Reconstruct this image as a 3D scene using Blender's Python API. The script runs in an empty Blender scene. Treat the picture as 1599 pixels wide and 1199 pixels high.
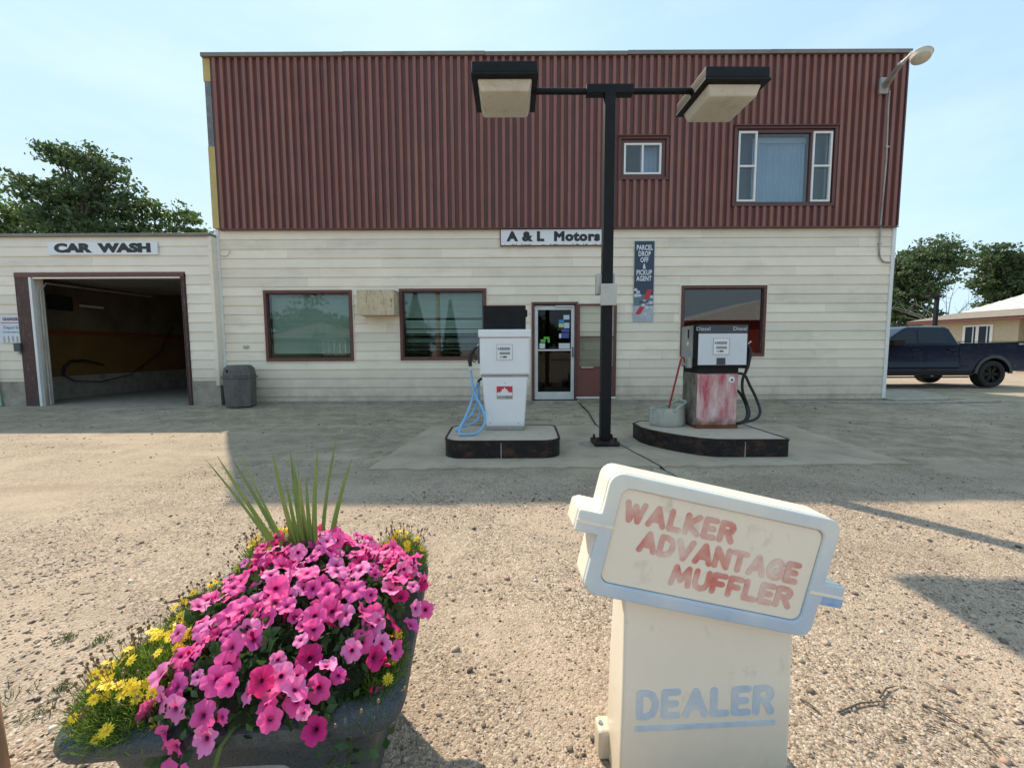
import bpy, bmesh, math, random
import numpy as np
from mathutils import Vector, Matrix, noise
R_ = math.radians
random.seed(7)
sc = bpy.context.scene
COL = sc.collection

# ------------------------------------------------------------------ camera
CAM_H, PITCH, ROLL, FPX = 1.15, 4.6, -0.25, 650.0
cam = bpy.data.cameras.new('camera'); camo = bpy.data.objects.new('camera', cam); COL.objects.link(camo)
CR = Matrix.Rotation(R_(90 - PITCH), 3, 'X') @ Matrix.Rotation(R_(ROLL), 3, 'Z')
camo.matrix_world = Matrix.Translation((0, 0, CAM_H)) @ CR.to_4x4()
cam.sensor_width = 36; cam.lens = FPX / 1599 * 36; cam.clip_start = .05; cam.clip_end = 3000
sc.camera = camo

# ------------------------------------------------------------------ light
SUN_EL, SHX, SHY = 45.0, .574, -.819            # direction shadows fall on the ground
w = bpy.data.worlds.new('World'); sc.world = w; w.use_nodes = True
nt = w.node_tree; nt.nodes.clear()
out = nt.nodes.new('ShaderNodeOutputWorld'); bg = nt.nodes.new('ShaderNodeBackground')
sky = nt.nodes.new('ShaderNodeTexSky'); sky.sky_type = 'NISHITA'; sky.sun_disc = False
sky.sun_elevation = R_(SUN_EL); sky.sun_rotation = math.atan2(-SHX, -SHY)
sky.air_density = 1.0; sky.dust_density = 1.2; sky.ozone_density = 2.0; sky.altitude = 500
bg.inputs['Strength'].default_value = .15
# thin high haze clouds mixed over the sky
tc = nt.nodes.new('ShaderNodeTexCoord'); mp = nt.nodes.new('ShaderNodeMapping'); mp.inputs['Scale'].default_value = (1.0, 1.0, 3.2)
nz = nt.nodes.new('ShaderNodeTexNoise'); nz.inputs['Scale'].default_value = 1.6; nz.inputs['Detail'].default_value = 7; nz.inputs['Roughness'].default_value = .55
rp = nt.nodes.new('ShaderNodeValToRGB'); rp.color_ramp.elements[0].position = .46; rp.color_ramp.elements[1].position = .85
rp.color_ramp.elements[0].color = (0, 0, 0, 1); rp.color_ramp.elements[1].color = (.5, .5, .5, 1)
mx = nt.nodes.new('ShaderNodeMixRGB'); mx.inputs['Color2'].default_value = (2.5, 2.7, 2.8, 1)
L = nt.links.new
L(tc.outputs['Generated'], mp.inputs['Vector']); L(mp.outputs[0], nz.inputs['Vector']); L(nz.outputs['Fac'], rp.inputs[0])
hzm = nt.nodes.new('ShaderNodeMixRGB'); hzm.inputs['Fac'].default_value = .78; hzm.inputs['Color2'].default_value = (1.17, 1.68, 1.96, 1)
dk = nt.nodes.new('ShaderNodeMixRGB'); dk.blend_type = 'DARKEN'; dk.inputs['Fac'].default_value = 1; dk.inputs['Color2'].default_value = (2.6, 3.3, 4.0, 1)
L(sky.outputs[0], dk.inputs['Color1']); L(dk.outputs[0], hzm.inputs['Color1']); L(rp.outputs[0], mx.inputs['Fac']); L(hzm.outputs[0], mx.inputs['Color1']); L(mx.outputs[0], bg.inputs['Color']); L(bg.outputs[0], out.inputs[0])
sl = bpy.data.lights.new('sun', 'SUN'); sl.energy = 2.0; sl.angle = R_(.6); sl.color = (1, .86, .66)
so = bpy.data.objects.new('sun', sl); COL.objects.link(so)
sd = Vector((-SHX * math.cos(R_(SUN_EL)), -SHY * math.cos(R_(SUN_EL)), math.sin(R_(SUN_EL))))
so.rotation_euler = sd.to_track_quat('Z', 'Y').to_euler(); so.location = (0, 0, 30)
sc.view_settings.view_transform = 'Standard'; sc.view_settings.look = 'None'; sc.view_settings.gamma = 1
sc.view_settings.exposure = 1.6; sc.view_settings.use_curve_mapping = False

# ------------------------------------------------------------------ helpers
def ray(px, py): return CR @ Vector(((px - 799.5) / FPX, -(py - 599.5) / FPX, -1))
def P(px, py, Y):
    d = ray(px, py); return Vector((0, 0, CAM_H)) + d * (Y / d.y)
def Z(px, py, z=0):
    d = ray(px, py); return Vector((0, 0, CAM_H)) + d * ((z - CAM_H) / d.z)

def tag(o, label=None, cat=None, group=None, kind=None, **k_):
    if label: o['label'] = label
    if cat: o['category'] = cat
    if group: o['group'] = group
    if kind: o['kind'] = kind
    return o
def thing(name, loc, label, cat, group=None, rz=0):
    o = bpy.data.objects.new(name, None); o.empty_display_size = .1
    o.location = loc; o.rotation_euler = (0, 0, rz); COL.objects.link(o)
    return tag(o, label, cat, group)
def wloc(p):
    v = Vector((0, 0, 0))
    while p is not None: v += p.location; p = p.parent
    return v

class MB:
    def __init__(s): s.v = []; s.f = []; s.m = []
    def add(s, vs, fs, mi=0, M=None):
        b = len(s.v)
        for v in vs:
            v = Vector(v)
            s.v.append(tuple(M @ v) if M is not None else tuple(v))
        for f in fs: s.f.append(tuple(b + i for i in f)); s.m.append(mi)
        return s
    def box(s, x0, x1, y0, y1, z0, z1, mi=0, M=None):
        return s.add([(x0,y0,z0),(x1,y0,z0),(x1,y1,z0),(x0,y1,z0),(x0,y0,z1),(x1,y0,z1),(x1,y1,z1),(x0,y1,z1)],
                     [(3,2,1,0),(4,5,6,7),(0,1,5,4),(1,2,6,5),(2,3,7,6),(3,0,4,7)], mi, M)
    def prism(s, pts, a, b, axis='y', mi=0, M=None, caps=True):
        # pts: 2d outline; axis y -> (x,z) outline, ccw seen from -y ; axis z -> (x,y) ; axis x -> (y,z)
        n = len(pts)
        def mk(p, t):
            if axis == 'y': return (p[0], t, p[1])
            if axis == 'z': return (p[0], p[1], t)
            return (t, p[0], p[1])
        vs = [mk(p, a) for p in pts] + [mk(p, b) for p in pts]
        fs = [(i, (i+1) % n, n + (i+1) % n, n + i) for i in range(n)]
        if axis == 'y': fs = [tuple(reversed(f)) for f in fs]
        if caps:
            c0 = tuple(range(n)); c1 = tuple(range(2*n-1, n-1, -1))
            if axis == 'y': fs += [c0, c1]
            else: fs += [tuple(reversed(c0)), tuple(reversed(c1))]
        return s.add(vs, fs, mi, M)
    def tube(s, pts, r, n=8, mi=0, M=None, cap=True):
        pts = [Vector(p) for p in pts]
        rs = r if isinstance(r, (list, tuple)) else [r] * len(pts)
        vs = []; fs = []; up = None
        for i, p in enumerate(pts):
            t = (pts[min(i+1, len(pts)-1)] - pts[max(i-1, 0)])
            t = t.normalized() if t.length > 1e-9 else Vector((0, 0, 1))
            if up is None: up = Vector((1, 0, 0)) if abs(t.x) < .8 else Vector((0, 1, 0))
            a = t.cross(up)
            if a.length < 1e-6: a = t.cross(Vector((0, 1, .1)))
            a.normalize(); b = a.cross(t).normalized(); up = b
            for k in range(n):
                g = 2 * math.pi * k / n
                vs.append(p + a * math.cos(g) * rs[i] + b * math.sin(g) * rs[i])
        for i in range(len(pts)-1):
            for k in range(n):
                fs.append((i*n+k, i*n+(k+1) % n, (i+1)*n+(k+1) % n, (i+1)*n+k))
        if cap: fs += [tuple(reversed(range(n))), tuple(range((len(pts)-1)*n, len(pts)*n))]
        return s.add(vs, fs, mi, M)
    def lathe(s, prof, n=24, mi=0, M=None):
        # prof: (r, h) around local z
        vs = []; fs = []
        for r, h in prof:
            for k in range(n):
                g = 2 * math.pi * k / n; vs.append((r*math.cos(g), r*math.sin(g), h))
        for i in range(len(prof)-1):
            for k in range(n): fs.append((i*n+k, i*n+(k+1) % n, (i+1)*n+(k+1) % n, (i+1)*n+k))
        return s.add(vs, fs, mi, M)
    def loft(s, rings, mi=0, M=None, caps=True, closed=True):
        n = len(rings[0]); vs = [v for r in rings for v in r]; fs = []
        for i in range(len(rings)-1):
            for k in range(n if closed else n-1): fs.append((i*n+k, i*n+(k+1) % n, (i+1)*n+(k+1) % n, (i+1)*n+k))
        if caps: fs += [tuple(reversed(range(n))), tuple(range((len(rings)-1)*n, len(rings)*n))]
        return s.add(vs, fs, mi, M)
    def build(s, name, mats, parent=None, bevel=0, smooth=False, local=False, fix=True, seg=2, angle=35, **kw):
        me = bpy.data.meshes.new(name)
        off = Vector((0, 0, 0)) if (local or parent is None) else wloc(parent)
        me.from_pydata([(v[0]-off.x, v[1]-off.y, v[2]-off.z) for v in s.v], [], s.f)
        if not isinstance(mats, (list, tuple)): mats = [mats]
        for m in mats: me.materials.append(m)
        if len(mats) > 1: me.polygons.foreach_set('material_index', s.m)
        if fix:
            bm = bmesh.new(); bm.from_mesh(me); bmesh.ops.recalc_face_normals(bm, faces=bm.faces); bm.to_mesh(me); bm.free()
        if smooth:
            me.polygons.foreach_set('use_smooth', [True]*len(me.polygons))
        me.update()
        o = bpy.data.objects.new(name, me); COL.objects.link(o)
        if parent is not None: o.parent = parent
        if bevel:
            b = o.modifiers.new('bevel', 'BEVEL'); b.width = bevel; b.segments = seg; b.limit_method = 'ANGLE'; b.angle_limit = R_(angle)
            b.harden_normals = False
            me.polygons.foreach_set('use_smooth', [True]*len(me.polygons))
            wn = o.modifiers.new('wn', 'WEIGHTED_NORMAL'); wn.keep_sharp = False
        elif smooth:
            try: me.set_sharp_from_angle(angle=R_(angle))
            except Exception: pass
        return tag(o, **kw) if kw else o

def dup(o, parent=None, **kw):
    c = o.copy(); COL.objects.link(c); c.parent = parent
    for ch in list(o.children): dup(ch, c)
    if kw: tag(c, **kw)
    return c

# ------------------------------------------------------------------ materials
def mat(name, col, rough=.6, metal=0, var=.12, scale=3, bump=0, bscale=80, dirt=None, dirt_amt=.4, dirt_scale=(2, 2, 2), dirt_pos=.55,
        rand=0, spec=.5, coat=0, detail=6, trans=0):
    m = bpy.data.materials.new(name); m.use_nodes = True; t = m.node_tree; n = t.nodes; l = t.links.new
    b = n['Principled BSDF']; b.inputs['Roughness'].default_value = rough; b.inputs['Metallic'].default_value = metal
    b.inputs['Specular IOR Level'].default_value = spec; b.inputs['Coat Weight'].default_value = coat
    tcn = n.new('ShaderNodeTexCoord'); nz = n.new('ShaderNodeTexNoise'); nz.inputs['Scale'].default_value = scale; nz.inputs['Detail'].default_value = detail
    nz.inputs['Roughness'].default_value = .65
    l(tcn.outputs['Object'], nz.inputs['Vector'])
    r = n.new('ShaderNodeValToRGB'); r.color_ramp.elements[0].position = .3; r.color_ramp.elements[1].position = .7
    c = Vector(col)
    r.color_ramp.elements[0].color = (*(c * (1-var)), 1); r.color_ramp.elements[1].color = (*(Vector([min(1, x) for x in c*(1+var)])), 1)
    l(nz.outputs['Fac'], r.inputs[0]); src = r.outputs[0]
    if dirt:
        mp = n.new('ShaderNodeMapping'); mp.inputs['Scale'].default_value = dirt_scale; l(tcn.outputs['Object'], mp.inputs['Vector'])
        n2 = n.new('ShaderNodeTexNoise'); n2.inputs['Scale'].default_value = 1; n2.inputs['Detail'].default_value = 8; n2.inputs['Roughness'].default_value = .7
        l(mp.outputs[0], n2.inputs['Vector'])
        r2 = n.new('ShaderNodeValToRGB'); r2.color_ramp.elements[0].position = dirt_pos; r2.color_ramp.elements[1].position = min(1, dirt_pos+.17)
        r2.color_ramp.elements[0].color = (0, 0, 0, 1); r2.color_ramp.elements[1].color = (dirt_amt,)*3 + (1,)
        l(n2.outputs['Fac'], r2.inputs[0])
        mx = n.new('ShaderNodeMixRGB'); l(r2.outputs[0], mx.inputs['Fac']); l(src, mx.inputs['Color1']); mx.inputs['Color2'].default_value = (*dirt, 1)
        src = mx.outputs[0]
    if rand:
        g = n.new('ShaderNodeNewGeometry' if rand == 'island' else 'ShaderNodeObjectInfo')
        o = g.outputs['Random Per Island'] if rand == 'island' else g.outputs['Random']
        mr = n.new('ShaderNodeMapRange'); mr.inputs['To Min'].default_value = .91; mr.inputs['To Max'].default_value = 1.08
        if rand == 'island': mr.inputs['To Min'].default_value = .6; mr.inputs['To Max'].default_value = 1.35
        l(o, mr.inputs['Value'])
        hv = n.new('ShaderNodeHueSaturation'); l(mr.outputs[0], hv.inputs['Value']); l(src, hv.inputs['Color']); src = hv.outputs[0]
    l(src, b.inputs['Base Color'])
    if bump:
        n3 = n.new('ShaderNodeTexNoise'); n3.inputs['Scale'].default_value = bscale; n3.inputs['Detail'].default_value = 4; l(tcn.outputs['Object'], n3.inputs['Vector'])
        bp = n.new('ShaderNodeBump'); bp.inputs['Strength'].default_value = bump; bp.inputs['Distance'].default_value = .01
        l(n3.outputs['Fac'], bp.inputs['Height']); l(bp.outputs[0], b.inputs['Normal'])
    if trans:
        tr = n.new('ShaderNodeBsdfTranslucent'); ms = n.new('ShaderNodeMixShader'); ms.inputs[0].default_value = trans
        hv2 = n.new('ShaderNodeHueSaturation'); hv2.inputs['Value'].default_value = 1.5; l(src, hv2.inputs['Color']); l(hv2.outputs[0], tr.inputs['Color'])
        l(b.outputs[0], ms.inputs[1]); l(tr.outputs[0], ms.inputs[2]); l(ms.outputs[0], n['Material Output'].inputs[0])
    return m

def glass_mat(name, tint=(.8, .85, .85), ior=1.5, rough=0.0):
    m = bpy.data.materials.new(name); m.use_nodes = True; t = m.node_tree; n = t.nodes; l = t.links.new; n.clear()
    o = n.new('ShaderNodeOutputMaterial'); tr = n.new('ShaderNodeBsdfTransparent'); tr.inputs[0].default_value = (*tint, 1)
    gl = n.new('ShaderNodeBsdfGlossy'); gl.inputs['Roughness'].default_value = rough
    fr = n.new('ShaderNodeFresnel'); fr.inputs['IOR'].default_value = ior
    gm = n.new('ShaderNodeNewGeometry'); iv = n.new('ShaderNodeMath'); iv.operation = 'SUBTRACT'; iv.inputs[0].default_value = 1; l(gm.outputs['Backfacing'], iv.inputs[1])
    fm = n.new('ShaderNodeMath'); fm.operation = 'MULTIPLY'; l(fr.outputs[0], fm.inputs[0]); l(iv.outputs[0], fm.inputs[1])
    ms = n.new('ShaderNodeMixShader'); l(fm.outputs[0], ms.inputs[0]); l(tr.outputs[0], ms.inputs[1]); l(gl.outputs[0], ms.inputs[2]); l(ms.outputs[0], o.inputs[0])
    return m

m_siding = mat('cream_vinyl', (.82, .72, .58), .5, var=.05, scale=1.5, bump=.08, bscale=150, dirt=(.42, .37, .28), dirt_amt=.35, dirt_scale=(.7, .7, 2.5), dirt_pos=.52, rand='object')
m_siding2 = mat('pale_vinyl', (.82, .73, .61), .5, var=.05, scale=1.5, bump=.08, bscale=150, dirt=(.42, .39, .32), dirt_amt=.35, dirt_scale=(.7, .7, 2.5), dirt_pos=.52, rand='object')
m_metal = mat('maroon_metal', (.225, .082, .062), .45, var=.12, scale=2, bump=.03, dirt=(.28, .135, .10), dirt_amt=.45, dirt_scale=(3, 3, .35), dirt_pos=.48, rand='object')
m_metal_back = mat('maroon_metal_pan', (.11, .038, .032), .5, var=.12, scale=2)  # darker maroon: groove shade put into the pan colour, trims share it
m_brown = mat('brown_trim', (.13, .045, .035), .5, var=.25, scale=14, bump=.1)
m_brown_worn = mat('worn_brown_paint', (.075, .035, .032), .7, var=.3, scale=14, bump=.3, dirt=(.36, .31, .27), dirt_amt=.8, dirt_scale=(22, 22, 3), dirt_pos=.57)
m_white = mat('white_frame', (.74, .74, .72), .45, var=.05, scale=5, dirt=(.4, .38, .34), dirt_amt=.3, dirt_scale=(6, 6, 2), dirt_pos=.58)
m_flash = mat('grey_flashing', (.21, .18, .155), .5, metal=.3, var=.2, scale=3)
m_yellow = mat('yellow_board', (.50, .38, .14), .7, var=.15, scale=4, bump=.1)
m_greywood = mat('grey_board', (.17, .18, .19), .8, var=.3, scale=9, bump=.3)
m_conc = mat('concrete', (.33, .295, .235), .9, var=.22, scale=5, bump=.4, bscale=45, dirt=(.12, .11, .09), dirt_amt=.6, dirt_scale=(3, 3, 3), dirt_pos=.52)
m_slab = mat('island_concrete', (.48, .40, .31), .9, var=.18, scale=6, bump=.4, bscale=60, dirt=(.12, .10, .085), dirt_amt=.5, dirt_scale=(6, 6, 6), dirt_pos=.53)
m_black = mat('black_paint', (.008, .008, .010), .5, var=.4, scale=8, bump=.06, spec=.22)
m_blackrust = mat('black_kerb_steel', (.011, .010, .010), .5, spec=.3, var=.5, scale=9, bump=.35, bscale=50, dirt=(.10, .045, .028), dirt_amt=.8, dirt_scale=(7, 7, 11), dirt_pos=.5)
m_glass = glass_mat('window_glass', (.80, .87, .84), 1.9)
m_glass_up = glass_mat('upper_glass', (.74, .80, .85), 2.0)
m_glass_dk = glass_mat('door_glass', (.75, .78, .78), 1.45)
m_alu = mat('aluminium', (.62, .62, .61), .45, metal=.35, var=.1, scale=6)
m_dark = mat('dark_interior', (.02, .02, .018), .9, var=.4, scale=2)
m_room = mat('room_wall', (.13, .12, .10), .9, var=.3, scale=1.5)
m_blind = mat('blind_vinyl', (.62, .66, .60), .6, var=.05)
m_curtain = mat('sheer_curtain', (.58, .64, .68), .8, var=.08, scale=2)
m_pumpw = mat('pump_white', (.78, .79, .81), .3, var=.03, scale=3, dirt=(.42, .38, .33), dirt_amt=.5, dirt_scale=(9, 9, 6), dirt_pos=.66, coat=.2)
m_pumpside = mat('pump_side_grey', (.36, .35, .32), .5, var=.2, scale=4, dirt=(.14, .11, .08), dirt_amt=.6, dirt_scale=(6, 6, 2), dirt_pos=.5)
m_charcoal = mat('charcoal_panel', (.045, .055, .065), .4, var=.1)
m_rubber = mat('black_rubber', (.016, .016, .017), .55, var=.2)
m_bluehose = mat('blue_hose', (.20, .42, .66), .45, var=.08, scale=20, dirt=(.2, .25, .3), dirt_amt=.3, dirt_scale=(30, 30, 30))
m_steel = mat('steel', (.45, .44, .42), .35, metal=.8, var=.1)
m_lcd = mat('display_grey', (.26, .29, .30), .3, var=.05)
m_ink = mat('black_lettering', (.02, .02, .022), .5, var=.1)
m_red = mat('red_print', (.55, .03, .045), .45, var=.08)
m_signwhite = mat('white_sign', (.76, .77, .79), .4, var=.04, dirt=(.42, .36, .30), dirt_amt=.45, dirt_scale=(9, 9, 9), dirt_pos=.64)
m_navy = mat('navy_print', (.022, .045, .085), .4, var=.05)
m_lens = mat('lamp_lens', (.76, .72, .63), .35, var=.06, scale=4, dirt=(.45, .38, .26), dirt_amt=.5, dirt_scale=(4, 4, 4), dirt_pos=.5, trans=.35)
m_can = mat('grey_plastic_bin', (.10, .096, .085), .6, var=.12, scale=10, bump=.2, bscale=150, dirt=(.22, .21, .19), dirt_amt=.4, dirt_scale=(7, 7, 3), dirt_pos=.5)
m_ply = mat('weathered_plywood', (.60, .48, .32), .85, var=.16, scale=5, bump=.4, dirt=(.13, .06, .035), dirt_amt=1, dirt_scale=(26, 10, 5), dirt_pos=.53)
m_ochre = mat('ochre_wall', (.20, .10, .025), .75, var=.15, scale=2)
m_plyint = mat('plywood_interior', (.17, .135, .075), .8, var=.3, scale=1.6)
m_orange = mat('orange_stripe', (.22, .05, .015), .7, var=.1)
m_deal = mat('moulded_plastic', (.84, .755, .63), .42, var=.03, scale=4, bump=.04, bscale=30, dirt=(.38, .30, .21), dirt_amt=.5, dirt_scale=(11, 11, 8), dirt_pos=.58, spec=.5)
m_truck = mat('navy_car_paint', (.0015, .005, .024), .16, var=.1, spec=.22, coat=.15)
m_tyre = mat('tyre_rubber', (.018, .018, .018), .9, var=.3, scale=15, bump=.3)
m_rim = mat('black_rim', (.012, .012, .013), .35, metal=.4, var=.1)
m_trglass = mat('tinted_glass', (.008, .014, .018), .03, var=.05, spec=.3)
m_stucco = mat('stucco', (.46, .40, .28), .9, var=.1, scale=8, bump=.3)
m_shingle = mat('shingle', (.22, .19, .16), .9, var=.2, scale=8, bump=.3)
m_whiteroof = mat('white_metal_roof', (.72, .72, .70), .5, var=.04)
m_planter = mat('speckled_planter', (.045, .056, .064), .55, var=.45, scale=230, bump=.25, bscale=220, dirt=(.15, .16, .155), dirt_amt=.3, dirt_scale=(14, 14, 14), dirt_pos=.5, detail=2)
m_soil = mat('soil', (.035, .026, .018), .95, var=.3, scale=20)
m_bucket = mat('grey_enamel_can', (.44, .46, .40), .5, metal=.15, var=.1, scale=9, dirt=(.15, .12, .09), dirt_amt=.5, dirt_scale=(16, 16, 7), dirt_pos=.56)
m_handle = mat('red_handle', (.36, .035, .03), .5, var=.2, scale=12)
m_plate = mat('electrical_box', (.48, .48, .44), .5, metal=.1, var=.08, scale=9)
m_bark = mat('bark', (.10, .08, .06), .95, var=.3, scale=12, bump=.4)
m_polewood = mat('utility_pole_wood', (.30, .18, .10), .9, var=.2, scale=6)
m_rust = mat('rusty_steel', (.16, .06, .03), .85, var=.4, scale=12, bump=.4)
m_gutter = mat('pale_green_pipe', (.38, .55, .45), .5, var=.1)

# leaf / petal materials
m_leafd = mat('leaf_dark', (.065, .105, .036), .55, var=.3, scale=2, rand='island', trans=.35)
m_leafm = mat('leaf_mid', (.075, .125, .030), .55, var=.3, scale=2, rand='island', trans=.4)
m_spruce = mat('spruce_needle', (.035, .06, .03), .7, var=.3, scale=2, rand='island')
m_petleaf = mat('petunia_leaf', (.045, .10, .028), .5, var=.25, scale=20, rand='island', trans=.3)
m_feather = mat('feathery_leaf', (.13, .21, .03), .6, var=.25, scale=20, rand='island', trans=.4)
m_spike = mat('spike_leaf', (.12, .19, .05), .45, var=.2, scale=8, dirt=(.30, .22, .10), dirt_amt=.5, dirt_scale=(30, 30, 6), dirt_pos=.52, trans=.2)
m_dry = mat('dry_stem', (.20, .14, .06), .8, var=.2)
m_pk = [mat('petal_pink', (.84, .07, .44), .5, var=.14, scale=60, trans=.3), mat('petal_pale_pink', (.88, .15, .54), .5, var=.12, scale=60, trans=.3),
        mat('petal_magenta', (.62, .012, .20), .5, var=.14, scale=60, trans=.3)]
m_throat = mat('petal_throat', (.16, .004, .06), .6, var=.2)
m_daisy = mat('petal_yellow', (.90, .66, .02), .5, var=.1, scale=60, trans=.25)
m_daisyc = mat('daisy_centre', (.72, .36, .01), .7, var=.2, scale=200)
m_weed = mat('weed_green', (.08, .12, .04), .7, var=.3, rand='island', trans=.3)

def splash(m, amt, col, ztop, off=0):
    # mud splashed up the foot of a wall: lies on the boards themselves
    t = m.node_tree; n = t.nodes; l = t.links.new; b = n['Principled BSDF']; src = b.inputs['Base Color'].links[0].from_socket
    tcn = n.new('ShaderNodeTexCoord'); sp = n.new('ShaderNodeSeparateXYZ'); l(tcn.outputs['Object'], sp.inputs[0])
    nz = n.new('ShaderNodeTexNoise'); nz.inputs['Scale'].default_value = 3.2; nz.inputs['Detail'].default_value = 9; nz.inputs['Roughness'].default_value = .7; l(tcn.outputs['Object'], nz.inputs[0])
    mr = n.new('ShaderNodeMapRange'); l(sp.outputs['Z'], mr.inputs[0]); mr.inputs['From Min'].default_value = 0; mr.inputs['From Max'].default_value = ztop; mr.inputs['To Min'].default_value = 1; mr.inputs['To Max'].default_value = 0
    mu = n.new('ShaderNodeMath'); mu.operation = 'MULTIPLY'; l(mr.outputs[0], mu.inputs[0]); l(nz.outputs['Fac'], mu.inputs[1])
    m2 = n.new('ShaderNodeMath'); m2.operation = 'MULTIPLY'; l(mu.outputs[0], m2.inputs[0]); m2.inputs[1].default_value = amt; m2.use_clamp = True
    mx = n.new('ShaderNodeMixRGB'); l(m2.outputs[0], mx.inputs[0]); l(src, mx.inputs[1]); mx.inputs[2].default_value = (*col, 1); l(mx.outputs[0], b.inputs['Base Color'])
splash(m_siding, 1.3, (.30, .25, .18), .75); splash(m_siding2, 1.3, (.30, .25, .18), .95); splash(m_deal, 1.1, (.42, .33, .22), .28); splash(m_pumpw, .8, (.35, .30, .24), .12)

def text(body, size, m, parent, loc, rot=(R_(90), 0, 0), sx=1, bold=.0, ext=.001, name='lettering', spacing=1.0, align='CENTER', depth_conv=True, label=None, shear=0):
    c = bpy.data.curves.new('t', 'FONT'); c.body = body; c.size = size; c.bevel_depth = bold; c.bevel_resolution = 1; c.extrude = max(ext, .0002); c.align_x = align; c.align_y = 'CENTER'
    c.space_character = spacing; c.resolution_u = 3; c.shear = shear
    o = bpy.data.objects.new('t', c); COL.objects.link(o)
    bpy.context.view_layer.update()
    me = bpy.data.meshes.new_from_object(o.evaluated_get(bpy.context.evaluated_depsgraph_get())); bpy.data.objects.remove(o); bpy.data.curves.remove(c)
    kz = (ext*1.0)/max(1e-6, (bold+max(ext, .0002)))
    for v_ in me.vertices: v_.co.z *= kz
    me.name = name; me.materials.clear(); me.materials.append(m)
    ob = bpy.data.objects.new(name, me); COL.objects.link(ob); ob.parent = parent
    ob.location = loc; ob.rotation_euler = rot; ob.scale = (sx, 1, 1)
    if label: ob['label'] = label
    return ob

def rect_minus(x0, x1, z0, z1, ops):
    xs = sorted({x0, x1, *[min(max(o[0], x0), x1) for o in ops], *[min(max(o[1], x0), x1) for o in ops]})
    res = []
    for a, b in zip(xs, xs[1:]):
        if b - a < 1e-4: continue
        c = (a+b)/2
        zs = [(z0, z1)]
        for o in ops:
            if o[0] < c < o[1]:
                nz_ = []
                for p, q in zs:
                    if o[2] >= q or o[3] <= p: nz_.append((p, q)); continue
                    if o[2] > p: nz_.append((p, o[2]))
                    if o[3] < q: nz_.append((o[3], q))
                zs = nz_
        for p, q in zs:
            if q - p > .002: res.append([a, b, p, q])
    # merge neighbours horizontally with equal z
    res.sort(key=lambda r: (r[2], r[3], r[0])); out_ = []
    for r in res:
        if out_ and abs(out_[-1][1]-r[0]) < 1e-6 and abs(out_[-1][2]-r[2]) < 1e-6 and abs(out_[-1][3]-r[3]) < 1e-6: out_[-1][1] = r[1]
        else: out_.append(r)
    return out_

# ------------------------------------------------------------------ ground
def vn(x, y, s, z=0): return noise.noise(Vector((x*s, y*s, z)))
def sstep(a, b, x):
    t = min(1, max(0, (x-a)/(b-a))); return t*t*(3-2*t)
def gheight(x, y):
    near = 1 - sstep(3.6, 4.6, y)
    h = near * (.018*vn(x, y, .9) + .009*vn(x, y, 3.1, 3) + .004*vn(x, y, 9, 5))
    h += (1-near)*.003*vn(x, y, 3, 7)
    h -= .025*near*sstep(1.2, 2.6, x)*(1-sstep(1.0, 1.9, y))
    if y > 8.9 or y < -3: h *= .3
    return h - .022
def axis(segs):
    out_ = []
    for a, b, st in segs:
        n = max(1, int(round((b-a)/st))); out_ += [a + (b-a)*i/n for i in range(n)]
    out_.append(segs[-1][1]); return out_
xs = axis([(-900, -100, 100), (-100, -20, 8), (-20, -5, .6), (-5, -2.5, .12), (-2.5, 3.4, .03), (3.4, 6, .12), (6, 20, .6), (20, 100, 8), (100, 900, 100)])
ys = axis([(-900, -60, 100), (-60, -3, 4), (-3, .5, .4), (.5, 3.6, .03), (3.6, 6, .12), (6, 20, .6), (20, 100, 8), (100, 1500, 140)])
V = [(x, y, gheight(x, y)) for y in ys for x in xs]; nx = len(xs)
F = [(j*nx+i, j*nx+i+1, (j+1)*nx+i+1, (j+1)*nx+i) for j in range(len(ys)-1) for i in range(nx-1)]

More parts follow.
